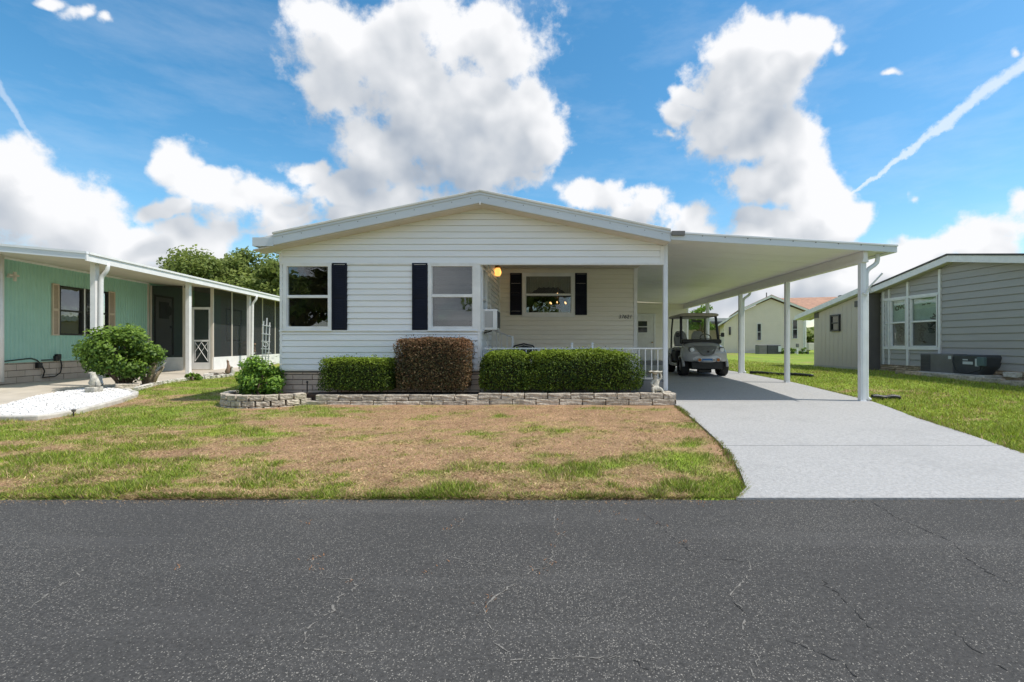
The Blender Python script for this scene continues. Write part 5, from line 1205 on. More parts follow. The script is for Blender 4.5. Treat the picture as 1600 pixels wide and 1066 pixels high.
    DF.box(m, o2+.01, o2+.07, -.02, .02, z0+.03, zd); DF.box(m, o3-.09, o3-.02, -.02, .02, z0+.03, zd); DF.box(m, o2+.07, o3-.09, -.019, .019, zd-.08, zd); DF.box(m, o2+.07, o3-.09, -.019, .019, z0+.03, z0+.28); zm = HC+(HY-532.5)*(GO[1]+Gd[1]*sp)/FPX; DF.box(m, o2+.07, o3-.09, -.018, .018, zm-.03, zm+.03); dd = m.build('screen_door', M['paint_white'], H)
    m = MB(); DF.box(m, o2+.07, o3-.09, -.002, .002, z0+.28, zd-.08); m.build('screen', M['screen'], dd)
    xa, xb = o2+.10, o3-.12; za, zc = z0+.32, zm-.05
    for (p, q) in (((xa, za), (xb, zc)), ((xb, za), (xa, zc)), ((xa, (za+zc)/2), ((xa+xb)/2, zc)), (((xa+xb)/2, zc), (xb, (za+zc)/2)), ((xa, za), (xa, zc)), ((xb, za), (xb, zc))):
        m = MB(); m.tube([DF.p(p[0], .01, p[1]), DF.p(q[0], .01, q[1])], .009, 5); m.build('grille_bar', M['paint_white'], dd)
    m = MB(); DF.box(m, o2+.07, o3-.02, -.003, .003, zd+.03, 3.14); DF.box(m, o2, o3, -.02, .02, zd+.005, zd+.035); m.build('transom_screen', M['screen'], H)
    m = MB(); m.box(sp-.03, sp+.03, -o3-.03, -o3+.03, z0, 3.14); m.build('door_jamb', M['soffit'], H)
    screen_run((sp, o3+.03), (far-.5, o3+.05), 'b')
    m = MB(); m.box(far-.5, far-.4, -o3-.05, 0, z0, 3.2); m.build('end_wall', M['porchwall'], H)
    m = MB(); F.box(m, se+.1, far, 0, o3+.05, z0-.02, z0+.05); m.build('porch_floor', M['concrete'], H)
    downspout([F.p(W(1, 500, .25)[0], .25, 3.2), F.p(W(1, 500, .25)[0], .25, z0+.05)], H, 'paint_white', .10)
    # wall lamp fan-like light and utility line on the base
    c = F.p(W(9, 432)[0], .04, W(9, 432)[1]); m = MB(); m.tube([c, c+Vector((0, -.16, 0))], .03, 8); m.box(c.x-.03, c.x+.03, c.y-.16, c.y-.13, c.z-.11, c.z+.11); m.tube([c+Vector((-.12, -.12, .03)), c+Vector((.12, -.12, .03))], .028, 8); m.build('wall_light', M['soffit'], H)
    for pts in ([(2, 565), (46, 560), (55, 563), (62, 570), (67, 580), (64, 590)], [(62, 563), (92, 562), (94, 572), (92, 582), (84, 588), (64, 590)]):
        m = MB(); m.tube([F.p(W(*p)[0], .04, W(*p)[1]) for p in pts], .014, 6); m.build('hose', M['black'], H, smooth=True)
    for (px, py) in ((58, 571), (85, 560), (88, 557)):
        m = MB(); s, z = W(px, py); F.box(m, s-.06, s+.06, .0, .08, z-.07, z+.06); m.build('junction_box', M['black'], H, bevel=.01)
    return H
mint_house()
def left_yard():
    m = MB(); n = len(TAN); tz = [G(p[1])+.012 for p in TAN]
    m.add([(p[0], p[1], z) for p, z in zip(TAN, tz)]+[(p[0], p[1], z-.12) for p, z in zip(TAN, tz)], [tuple(range(n))]+[(k, (k+1) % n, n+(k+1) % n, n+k) for k in range(n)])
    me = m.build('patio_slab', M['concrete'], kind='structure')
    bm = bmesh.new(); bm.from_mesh(me.data); bmesh.ops.triangulate(bm, faces=bm.faces); bm.to_mesh(me.data); bm.free()
    # gravel bed: thousands of white stones
    r = np.random.default_rng(12); B = np.array([p[:2] for p in BED]); lo, hi = B.min(0), B.max(0)
    k = 26000; x = r.uniform(lo[0], hi[0], k); y = r.uniform(lo[1], hi[1], k); ok = in_poly(x, y, BED); x, y = x[ok], y[ok]; k = len(x)
    z = np.interp(y, _GY, _GZ)+.035+r.uniform(0, .02, k); sz = r.uniform(.010, .026, k)
    O = np.array([[1, 0, 0], [-1, 0, 0], [0, 1, 0], [0, -1, 0], [0, 0, .7], [0, 0, -.7]]); T = np.array([[0, 2, 4], [2, 1, 4], [1, 3, 4], [3, 0, 4], [2, 0, 5], [1, 2, 5], [3, 1, 5], [0, 3, 5]])
    a = r.uniform(0, 6.28, k); ca, sa_ = np.cos(a), np.sin(a); P = np.repeat(O[None], k, 0)*(sz[:, None, None]*r.uniform(.6, 1.4, (k, 6, 1)))
    V = np.stack([P[:, :, 0]*ca[:, None]-P[:, :, 1]*sa_[:, None]+x[:, None], P[:, :, 0]*sa_[:, None]+P[:, :, 1]*ca[:, None]+y[:, None], P[:, :, 2]+z[:, None]], 2).reshape(-1, 3)
    Fa = (T[None]+np.arange(k)[:, None, None]*6).reshape(-1, 3)
    tag(link('gravel', npmesh('gravel', V, Fa), M['gravel'], kind='stuff'), 'bright white gravel filling the kerbed bed by the mint house', 'gravel')
    m = MB(); n = len(BED); m.add([(p[0], p[1], G(p[1])+.030) for p in BED], [tuple(range(n))]); o = m.build('gravel_bed', M['gravel'], kind='structure'); bm = bmesh.new(); bm.from_mesh(o.data); bmesh.ops.triangulate(bm, faces=bm.faces); bm.to_mesh(o.data); bm.free()
    # kerb round the front of the bed
    pts = []; fr = [Vector((p[0], p[1], G(p[1])+.012)) for p in BED[:8]]
    for a_, b_ in zip(fr[:-1], fr[1:]): pts += [a_.lerp(b_, t) for t in (0, .25, .5, .75)]
    pts.append(fr[-1]); m = MB(); m.strip([p+Vector((random.gauss(0, .006), random.gauss(0, .006), random.gauss(0, .004))) for p in pts], .10, .12); tag(m.build('kerb', M['kerb'], bevel=.02), 'pale concrete kerb round the white gravel bed', 'kerb')
    # row of small white stones edging the mulch
    ed = [gp(*p) for p in [(214,611),(240,603),(270,598),(305,594),(340,591),(368,588)]]; run = []
    for a_, b_ in zip(ed[:-1], ed[1:]):
        nn = max(1, int((b_-a_).length/.125)); run += [a_.lerp(b_, i/nn) for i in range(nn)]
    H = thing('stone_edging', 'row of small white stones edging the mulch strip beside the lawn', 'edging', tuple(run[0]))
    sm_ = [block_mesh('stone', .115, .09, .085, 90+k) for k in range(4)]
    for me in sm_: me.materials.append(M['stone_white'])
    for i, p in enumerate(run):
        o = link('stone', random.choice(sm_), None, H); o.matrix_parent_inverse = Matrix.Translation(-H.location); o.location = (p.x, p.y, G(p.y)+.04); o.rotation_euler = (random.gauss(0, .08), random.gauss(0, .06), math.atan2(ed[-1].y-ed[0].y, ed[-1].x-ed[0].x)+random.gauss(0, .2))
    mp = [gp(*p) for p in [(216,609),(262,597),(330,589),(352,584),(368,586),(305,593),(250,601)]]; m = MB(); m.add([(p.x, p.y, G(p.y)+.028) for p in mp], [tuple(range(len(mp)))]); tag(m.build('mulch', M['soil'], kind='stuff'), 'strip of dark mulch behind the white edging stones', 'mulch')
    # heron-like statue on a square plinth at the gravel bed
    p = gp(147, 617); s = p.y/FPX; H = thing('garden_statue', 'pale upright bird statue on a square plinth in the gravel bed', 'statue', tuple(p))
    m = MB(); m.box(p.x-.10, p.x+.10, p.y-.10, p.y+.10, p.z, p.z+.16); m.build('plinth', M['statue'], H, bevel=.015)
    m = MB(); m.tube([(p.x, p.y, p.z+.15), (p.x-.02, p.y, p.z+.24), (p.x+.01, p.y, p.z+.33), (p.x-.015, p.y, p.z+.40), (p.x-.03, p.y, p.z+.44)], [.055, .075, .062, .04, .045], 10); m.tube([(p.x-.03, p.y, p.z+.44), (p.x-.085, p.y-.04, p.z+.44)], [.028, .006], 6); m.build('bird', M['statue'], H, smooth=True)
    m = MB(); m.tube([(p.x+.05, p.y, p.z+.32), (p.x+.09, p.y, p.z+.2), (p.x+.06, p.y, p.z+.1)], [.03, .045, .01], 8); m.build('wing', M['statue'], H, smooth=True)
    # cut-back pale stems of a pruned tree
    p = gp(232, 603); H = thing('pruned_stump', 'pale cut-back tree stump with stubby limbs beside the dark shrub', 'stump', tuple(p))
    for (dx, h_, lean, r0) in ((-.14, .50, -.10, .05), (.06, .62, .10, .075), (.18, .44, .22, .04)):
        m = MB(); m.tube([(p.x+dx*.4, p.y, p.z-.02), (p.x+dx, p.y, p.z+h_*.5), (p.x+dx+lean*.6, p.y+.03, p.z+h_)], [r0*1.2, r0, r0*.8], 9); m.build('limb', M['pale_bark'], H, smooth=True)
    m = MB(); m.add([(p.x+.3, p.y, p.z+.44), (p.x+.38, p.y-.02, p.z+.47), (p.x+.42, p.y, p.z+.55), (p.x+.34, p.y+.02, p.z+.52)], [(0, 1, 2, 3)]); m.build('leaf', M['petal'], H)
    # pair of small bird ornaments at the porch
    p = gp(360, 588); H = thing('bird_ornament', 'small pair of dark bird figures on the slab by the white flowering bush', 'ornament', tuple(p))
    for (dx, hh, k) in ((-.06, .46, 1), (.06, .28, .8)):
        m = MB(); m.tube([(p.x+dx, p.y, p.z), (p.x+dx-.01, p.y, p.z+hh*.3), (p.x+dx+.02, p.y, p.z+hh*.5), (p.x+dx, p.y, p.z+hh*.72), (p.x+dx-.01, p.y, p.z+hh*.88)], [.055*k, .075*k, .06*k, .03*k, .028*k], 9); m.tube([(p.x+dx-.01, p.y, p.z+hh*.88), (p.x+dx-.02, p.y-.02, p.z+hh)], [.034*k, .012], 8); m.build('bird', M['statue'] if k < 1 else M['terracotta'], H, smooth=True)
    # small rocks on the slab
    for i, (px, py, w, lab) in enumerate(((338, 587, .16, 'flat grey rock on the slab beside the bird ornaments'), (326, 588, .11, 'small white rock at the end of the edging stones near the porch'), (199, 609, .2, 'dark flat rock at the foot of the clipped shrub'))):
        p = gp(px, py); me = block_mesh('garden_rock', w*2, w*1.2, w*.7, 200+i); o = link('garden_rock', me, M['stone_white'] if i == 1 else M['planter'], bevel=.02); o.location = (p.x, p.y, p.z+w*.3); o.rotation_euler = (.05, .04, .4*i); tag(o, lab, 'rock')
    # small solar stake light in the kerb grass
    p = gp(115, 651); H = thing('path_light', 'tiny dark solar path light in the grass by the kerb', 'light', tuple(p)); m = MB(); m.tube([p, p+Vector((0, 0, .07))], .008, 6); m.build('stake', M['black'], H); m = MB(); m.lathe([(.02, 0), (.03, .03), (.034, .035), (0, .05)], (p.x, p.y, p.z+.07), 10); m.build('head', M['ac_grey'], H)
    # white trellis at the porch corner
    p = gp(415, 572); Y = 12.6; H = thing('trellis', 'narrow white garden trellis leaning by the corner of the white home', 'trellis', (at(415, 560, Y).x, Y, G(Y)))
    L0, L1, R0, R1 = at(409, 580, Y), at(412, 502, Y), at(419, 580, Y), at(421.5, 504, Y); M0, M1 = at(414, 580, Y), at(417, 497, Y)
    for a_, b_ in ((L0, L1), (R0, R1), (M0, M1)): m = MB(); m.strip([a_, b_], .02, .02); m.build('upright', M['paint_white'], H)
    for t in (.12, .3, .45, .6, .75, .92): m = MB(); m.strip([L0.lerp(L1, t)+Vector((-.03, -.012, 0)), R0.lerp(R1, t)+Vector((.03, -.012, 0))], .016, .022); m.build('crossbar', M['paint_white'], H)
    m = MB(); cc = M0.lerp(M1, .5); m.tube([cc+Vector((.06*math.cos(t), -.015, .06*math.sin(t))) for t in np.linspace(0, 2*math.pi, 15)], .008, 5, cap=False); m.build('ring', M['paint_white'], H)
    # big brown urn inside the screen
    Y = 19.5; c = at(386, 557, Y); H = thing('lidded_urn', 'large brown lidded urn inside the screened porch', 'urn', (c.x, Y, G(Y)))
    m = MB(); m.lathe([(.0, 0), (.2, 0), (.28, .25), (.31, .55), (.30, .80)], (c.x, Y, G(Y)+.05), 18); m.build('body', M['terracotta'], H, smooth=True); m = MB(); m.lathe([(.32, 0), (.32, .05), (.2, .13), (.05, .17), (0, .17)], (c.x, Y, G(Y)+.85), 18); m.build('lid', M['terracotta'], H, smooth=True)
left_yard()

# ------------------------------------------------------------------ neighbour on the right: grey home, gable end towards the carport
RO = (11.2, 13.8); RRZ = R(-84.9); Rd = (math.cos(RRZ), math.sin(RRZ)); Rn = (math.sin(RRZ), -math.cos(RRZ))
def grey_house():
    H = thing('grey_house', 'grey lap-sided home with taped-up white bay windows beyond the carport', 'house', (RO[0], RO[1], 0), rz=RRZ)
    F = Fr((0, 0)); W = lambda px, py, out=0: on_wall(RO, Rd, Rn, px, py, out)
    z0 = G(13.5)
    sc = W(1377, 500)[0]; near = 6.5
    pk = W(1480, 398, .3); zf = pk[1]; sl = (zf-W(1362, 448, .3)[1])/(pk[0]-W(1362, 448, .3)[0]); sr = max(.02, (zf-W(1600, 398, .3)[1])/(W(1600, 398, .3)[0]-pk[0]))
    top = lambda s: zf-(pk[0]-s)*sl if s < pk[0] else zf-(s-pk[0])*sr
    zs = W(1471, 574)[1]
    # openings: three lights of the shallow bay
    b0, b1, b2, b3 = W(1382, 500)[0], W(1391, 500)[0], W(1417, 500)[0], W(1470, 500)[0]; zt1, zb1 = W(1445, 463.5)[1], W(1445, 542)[1]
    ow = []
    bay = [(W(1385, 500)[0], W(1389, 500)[0]), (W(1392.5, 500)[0], W(1417, 500)[0]), (W(1423.5, 500)[0], W(1466, 500)[0])]
    m = MB()
    for s_, w_ in ((b0, .05), (b1, .05), (W(1420, 500)[0], .075), (b3, .07)): F.box(m, s_-w_/2, s_+w_/2, .0, .055, zs, top(s_)-.22)
    F.box(m, b0, b3, .0, .05, zt1+.002, zt1+.075); F.box(m, b0, b3, .0, .052, zb1-.09, zb1-.002)
    wl = m.build('bay_trim', M['paint_white'], H)
    op = [(a-.02, b+.02, zb1, zt1) for a, b in bay]
    gw = MB(); F.box(gw, sc-.01, sc+.02, -.12, .0, zs, top(sc)-.2); gw = gw.build('gable_wall', M['grey_siding'], H)
    z = zs; e = lambda z: (pk[0]-(zf-.16-z)/sl, pk[0]+(zf-.16-z)/sr)
    boards(F, b3+.03, near, zs, zf-.15, .19, M['grey_siding'], gw, ends=e, t=.03)
    boards(F, sc, b3-.03, zs, zf-.15, .19, M['grey_siding'], gw, openings=op, ends=e, t=.03)
    for i, (a, b) in enumerate(bay):
        w = window(F, a, b, zb1, zt1, H, fw=.03 if i else .02, mats=('paint_white', 'glass'), rail=W(1445, 502)[1], rail_w=.05, sill=False, proud=.045)
        zm = W(1445, 502)[1]
        m = MB(); F.box(m, a+.01, b-.01, -.075, -.07, zm, zt1-.02); m.build('wrap_film', M['film'], w)
        m = MB(); F.box(m, a+.01, b-.01, -.075, -.07, zb1+.02, zm-.002); m.build('wrap_film_lower', M['film_dark'], w)
        if i:
            rot = Euler((R(90), 0, 0)).to_matrix().to_4x4(); rz = Matrix.Rotation(R(82), 4, 'Y'); c = (a+b)/2
            def wr(t, dz, sz_, ang, off=0): text('film_lettering', t, sz_, 'black', w, Matrix.Translation(F.p(c+off, -.064, (zm+dz))) @ Matrix.Rotation(R(-ang), 4, 'Y') @ rot, extrude=.001, bold=.006)
            wr('poly', -.36, .30, 80, -.05 if i == 1 else -.18); 
            if i == 1: wr('OVO', .48, .2, 8)
            else: wr('poly', -.02, .28, 75, .22); wr('~ ~', .52, .2, 5)
    m = MB(); F.box(m, sc+.05, near, -.16, -.15, z0, zf-.8); m.build('room_lining', M['dark'], H)
    # stacked-stone skirting, course by course
    m = MB(); F.box(m, sc-.02, near, -.12, -.02, z0-.12, zs); sk = m.build('skirting', M['mortar'], H); r = random.Random(4); z = z0-.06
    while z < zs-.02:
        hh = r.uniform(.055, .10); s = sc-.03
        while s < 2.9:
            L_ = r.uniform(.16, .46); q = MB(); F.box(q, s, s+L_-.012, -.05, r.uniform(.005, .06), z+.004, min(zs+.0, z+hh)-.004); q.build('stone', M['stack'], sk, bevel=.012); s += L_
        z += hh
    # low stone kerb in front of the wall
    K = thing('stone_kerb', 'low rough stone kerb along the foot of the grey house', 'kerb', (RO[0]-.6, RO[1], G(13.8)))
    s = W(1402, 584, .75)[0]
    while s < 2.9:
        L_ = r.uniform(.35, .6); me = block_mesh('stone', L_-.015, .16, .13, r.randrange(99)); me.materials.append(M['stack'] if r.random() < .3 else M['planter']); p = H.matrix_basis @ F.p(s+L_/2, .75, 0); o = link('stone', me, None, K); o.matrix_parent_inverse = Matrix.Translation(-K.location); o.location = (p.x, p.y, G(p.y)+.05); o.rotation_euler = (r.gauss(0, .03), r.gauss(0, .03), RRZ+r.gauss(0, .02)); s += L_
    # roof with white rake fascia
    def slab(s0, s1, o0, o1, d0, d1): return [F.p(s0,o1,top(s0)+d0), F.p(s1,o1,top(s1)+d0), F.p(s1,o0,top(s1)+d0), F.p(s0,o0,top(s0)+d0), F.p(s0,o1,top(s0)+d1), F.p(s1,o1,top(s1)+d1), F.p(s1,o0,top(s1)+d1), F.p(s0,o0,top(s0)+d1)]
    sh = W(1255, 487, .3)[0]-.1
    rs = mat('dark_shingle', (.11, .105, .10), (.07, .068, .065), 6, 7, rough=.95)
    rf = MB(); rf.hexa(slab(sh, pk[0], -9, .32, -.02, .03)); rf.hexa(slab(pk[0], near, -9, .32, -.02, .03)); rf.build('roof', rs, H)
    for a, b in ((sh, pk[0]), (pk[0], near)):
        m = MB(); m.hexa(slab(a, b, .26, .30, -.20, -.022)); m.build('rake_fascia', M['paint_white'], H)
        m = MB(); m.hexa(slab(a, b, -.1, .258, -.17, -.15)); m.build('soffit', M['soffit'], H)
    m = MB(); c = F.p(W(1352, 457, -.5)[0], -.5, top(W(1352, 457, -.5)[0])+.05); m.box(c.x-.25, c.x+.25, c.y-.2, c.y+.2, c.z-.1, c.z+.07); m.build('roof_vent', M['ac_grey'], H, bevel=.03)
    # taupe shed wing standing a little proud of the gable, with its small dark window
    op_ = .42; a0 = W(1272, 500, op_)[0]; a1 = W(1353, 500, op_)[0]
    m = MB(); n = 24
    st = .41*(a1-a0)/8
    m.prism([F.p(a0, op_, z0-.1), F.p(a1, op_, z0-.1), F.p(a1, op_, top(a1)-.19), F.p(a0, op_, top(a0)-.19)], (0, .06, 0)); sw = m.build('shed_wall', M['taupe'], H)
    for k in range(1, 12):
        s = a0+(a1-a0)*k/12; m = MB(); F.box(m, s-.006, s+.006, op_+.001, op_+.006, z0, top(s)-.3); m.build('panel_batten', M['taupe'], sw)
    m = MB(); F.box(m, a0, a1-.02, op_+.0, op_+.012, z0-.1, z0+.10); m.build('base_strip', mat('pale_base', (.45, .42, .37), None, 3), sw)
    m = MB(); m.prism([F.p(a1, op_-.002, z0-.1), F.p(a1, -.1, z0-.1), F.p(a1, -.1, top(a1)-.19), F.p(a1, op_-.002, top(a1)-.19)], F.u*-.06); m.build('shed_end', M['taupe_dark'], H)  # darker paint, with the shade of the recess put into the colour
    m = MB(); m.prism([F.p(a0, op_-.002, z0-.1), F.p(a0, -3, z0-.1), F.p(a0, -3, top(a0)-.19), F.p(a0, op_-.002, top(a0)-.19)], F.u*.06); m.build('shed_back', M['taupe'], H)
    m = MB(); m.hexa(slab(sh, a1+.05, .28, .62, -.16, .012)); m.build('shed_eave', M['paint_white'], H); 
    F2 = Fr((0, -op_)); window(Fr((0, -op_-.035)), W(1299, 500, op_)[0], W(1313.5, 500, op_)[0], W(1305, 518, op_)[1], W(1305, 492, op_)[1], H, fw=.06, mats=('bronze', 'glass_far'), sill=False, proud=.03)
    for px, py in ((1276, 493), (1340, 475)):
        s, z = W(px, py, op_); m = MB(); F2.box(m, s-.12, s+.12, 0, .03, z-.10, z+.10); v = m.build('gable_vent', M['taupe_dark'], H)
    # package air conditioner with charcoal duct box
    o = .45; s0, s1, s2 = W(1438, 580, o)[0], W(1489, 580, o)[0], W(1541, 580, o)[0]; zt = W(1489, 553.5, o)[1]; zb = G(13.5)+.12
    A = thing('package_air_conditioner', 'grey and charcoal package air conditioner on the ground against the grey house', 'air conditioner', tuple(H.matrix_basis @ F.p(s1, o, zb)), rz=RRZ)
    off = F.p(s1, o, zb); Q = Fr((0, 0)); hh = zt-zb
    m = MB(); Q.box(m, s0-s1, -.004, -.7, 0, 0, hh); m.build('cabinet', M['ac_grey'], A, bevel=.012)
    m = MB(); Q.box(m, s0-s1+.02, s0-s1+.33, .001, .01, .03, hh-.03); g = m.build('coil_guard', M['ac_dark'], A)
    for k in range(9): m = MB(); x = s0-s1+.03+k*.035; Q.box(m, x, x+.007, .01, .017, .03, hh-.03); m.build('guard_bar', M['ac_grey'], g)
    for k in range(5): m = MB(); z = .06+k*(hh-.12)/4; Q.box(m, s0-s1+.02, s0-s1+.33, .017, .022, z, z+.006); m.build('guard_wire', M['ac_grey'], g)
    m = MB(); m.prism([Q.p(0, .0, 0), Q.p(s2-s1-.22, .0, 0), Q.p(s2-s1-.04, 0, .2), Q.p(s2-s1, .0, hh*.85), Q.p(s2-s1-.05, 0, hh-.01), Q.p(0, .0, hh-.01)], (0, .7, 0)); m.build('duct_box', M['ac_dark'], A, bevel=.02)
    m = MB(); Q.box(m, s2-s1-.16, s2-s1+.02, .002, .10, hh*.45, hh-.06); m.build('disconnect_box', M['ac_teal'], A, bevel=.015)
    for (a, b, c, d) in ((-.14, -.05, hh*.74, hh*.90), (.28, .56, hh*.5, hh*.64), (.28, .42, hh*.7, hh*.76), (s2-s1-.29, s2-s1-.2, hh*.42, hh*.8)): m = MB(); Q.box(m, a, b, .001, .004, c, d); m.build('sticker', M['label'], A)
    m = MB(); m.tube([Q.p(.02, .02, hh-.08), Q.p(.04, .05, hh*.6), Q.p(.16, .08, hh*.2), Q.p(.3, .09, .04), Q.p(.5, .08, .03), Q.p(s2-s1-.1, .06, hh*.25), Q.p(s2-s1-.08, .05, hh*.5)], .012, 6); m.build('cable', M['black'], A, smooth=True)
    m = MB(); Q.box(m, s0-s1-.05, s2-s1, -.75, .06, -.12, 0); m.build('pad', M['kerb'], A, bevel=.02)
    B = block_mesh('loose_block', .34, .14, .12, 7); bo = link('loose_block', B, M['stone_white']); p = H.matrix_basis @ F.p(W(1582, 582, .3)[0], .3, 0); bo.location = (p.x, p.y, G(p.y)+.20); bo.rotation_euler = (0, 0, RRZ); tag(bo, 'pale loose block on the stone skirting right of the air conditioner', 'block')
grey_house()
def beige_house():
    Y = 44.0; k = Y/FPX; cx = (1256-PX)*k; z0 = G(Y)
    H = thing('beige_house', 'beige sided house with rust shingle roof far behind the carport posts', 'house', (cx, Y, z0), rz=R(-16)); F = Fr((0, 0))
    L_ = (1162-PX)*k-cx; u = 1/math.cos(R(16)); half = L_/2*u*.97; wd = abs(L_)*u*.97
    def py(v): return HC+(HY-v)*k-z0
    ze, zp = py(487), py(466)
    ends = lambda z: (-wd+max(0, (z-ze))/(zp-ze)*wd/2, -max(0, (z-ze))/(zp-ze)*wd/2)
    m = MB(); m.prism([F.p(-wd, 0, 0), F.p(0, 0, 0), F.p(0, 0, ze), F.p(-wd/2, 0, zp), F.p(-wd, 0, ze)], (0, .2, 0)); g = m.build('gable_wall', M['beige'], H)
    xp = lambda px: ((px-PX)*k-cx)*u
    boards(F, -wd, 0, .25, zp-.05, .17, M['beige'], g, ends=ends, t=.03, openings=[(xp(1190.5), xp(1197), py(532), py(505)), (xp(1240), xp(1247.5), py(529.5), py(499.5))])
    S = Fr((0, 0), (0, 1), (1, 0)); m = MB(); S.box(m, 0, 9, -.2, 0, 0, ze); s_ = m.build('side_wall', M['beige'], H); boards(S, .0, 9, .25, ze, .17, M['beige'], s_, t=.03)
    m = MB(); F.box(m, -.06, .05, -.05, .05, 0, ze); m.build('corner_trim', M['paint_white'], H)
    xp = lambda px: ((px-PX)*k-cx)*u
    for (a, b, t, bt) in ((1190.5, 1197, 505, 532), (1240, 1247.5, 499.5, 529.5)):
        w = window(Fr((0, -.07)), xp(a), xp(b), py(bt), py(t), H, fw=.04, mats=('paint_white', 'glass_far'), sill=False); 
    window(Fr((.07, 0), (0, 1), (1, 0)), 2.2, 3.0, py(534), py(500), H, fw=.05, mats=('paint_white', 'glass_far'), sill=False)
    # lower wing with shallower roof to the left
    x0 = xp(1143); m = MB(); m.prism([F.p(x0, -.1, 0), F.p(-wd, -.1, 0), F.p(-wd, -.1, ze-.0), F.p(x0, -.1, py(505))], (0, 6, 0)); m.build('wing_wall', M['beige'], H); m = MB(); F.box(m, xp(1150), xp(1153), -.11, .0, py(523), py(510)); m.build('wing_window', M['glass_far'], H)
    m = MB(); m.prism([F.p(x0-.5, .3, py(505)-.18), F.p(-wd, .3, ze-.02), F.p(-wd, .3, ze+.16), F.p(x0-.5, .3, py(505))], (0, 6.4, 0)); m.build('wing_roof', M['paint_white'], H)
    for (a, za, b, zb) in ((-wd-.1, ze-.0, -wd/2, zp+.12), (-wd/2, zp+.12, .55, ze-.14)):
        m = MB(); m.prism([F.p(a, .35, za), F.p(b, .35, zb), F.p(b, .35, zb+.2), F.p(a, .35, za+.2)], (0, .06, 0)); m.build('rake_board', M['paint_white'], H)
        m = MB(); m.prism([F.p(a, .30, za+.16), F.p(b, .30, zb+.16), F.p(b, .30, zb+.24), F.p(a, .30, za+.24)], (0, 11, 0)); m.build('roof', M['shingle'], H)
    # front slope of the main ridge running right
    m = MB(); m.add([F.p(-wd/2, .2, zp+.30), F.p(.4, -.4, ze+.1), F.p(9, -.4, ze+.1), F.p(9, -4, zp+.30), F.p(-wd/2+.1, -4, zp+.30)], [(0, 1, 2, 3, 4)]); o = m.build('cross_roof', M['shingle'], H); sd = o.modifiers.new('s', 'SOLIDIFY'); sd.thickness = .1
    m = MB(); m.tube([F.p(.3, -.05, ze), F.p(.12, .08, ze-.4), F.p(.12, .08, .1)], .07, 8); m.build('downspout', M['paint_white'], H)
    m = MB(); m.tube([F.p(-wd/2-.3, -.5, zp), F.p(-wd/2-.3, -.5, zp+.65)], .05, 6); m.build('vent_pipe', M['ac_grey'], H); m = MB(); c = F.p(4.2, -3.2, zp+.25); m.box(c.x-.5, c.x+.5, c.y-.3, c.y+.3, c.z-.1, c.z+.2); m.build('ridge_vent', M['bronze'], H)
    A = thing('condenser_unit', 'dark condenser unit beside the far beige house wall', 'air conditioner', tuple(at(1199, 556.5, Y-2)))
    p = A.location; w = 17*(Y-2)/FPX; hh = 17.5*(Y-2)/FPX
    m = MB(); m.box(p.x-w, p.x-w*.25, p.y-.5, p.y+.3, p.z, p.z+hh); m.build('cabinet', M['ac_grey'], A, bevel=.04); m = MB(); m.box(p.x-w*.24, p.x+w, p.y-.52, p.y+.3, p.z, p.z+hh); m.build('duct_box', M['ac_dark'], A, bevel=.06); m = MB(); m.box(p.x+w*.74, p.x+w*1.0, p.y-.56, p.y-.525, p.z+hh*.4, p.z+hh*.9); m.build('sticker', M['label'], A)
beige_house()
def tan_building():
    Y = 58.0; k = Y/FPX; H = thing('tan_building', 'low tan building with pale flat roof seen behind the golf cart', 'building', ((1110-PX)*k, Y, G(Y))); X = lambda px: (px-PX)*k; Z = lambda v: HC+(HY-v)*k
    m = MB(); m.box(X(1050), X(1138), Y, Y+8, G(Y), Z(505)); m.build('wall', M['tanwall'], H); m = MB(); m.box(X(1045), X(1150), Y-1.2, Y+9, Z(505), Z(498)); m.build('roof', M['roofwhite'], H)
    m = MB(); m.box(X(1045), X(1150), Y-1.24, Y-1.21, Z(507), Z(503)); m.build('fascia', M['ac_grey'], H); m = MB(); m.box(X(1128), X(1140), Y-.05, Y-.01, G(Y), Z(510)); d = m.build('doorway', M['bronze'], H); m = MB(); m.box(X(1129.5), X(1137), Y-.08, Y-.052, Z(545), Z(513)); m.build('pane', M['glass_far'], d)
    m = MB(); m.box(X(1080), X(1100), Y-.6, Y, Z(505)-.1, Z(491)); m.build('parapet', mat('terracotta_tile', (.40, .20, .11), (.30, .15, .08), 6, rough=.9), H)
    p = Vector((X(1136), Y-4, G(Y))); bush('round_bush', 'bright green bush by the tan building doorway far behind the cart', 'bush', (p.x, p.y, p.z+1.05), (.75, .7, 1.05), 1800, .16, 'limeleaf', 77, 4, 'bark', tuple(p), 18, .6, .4)
tan_building()

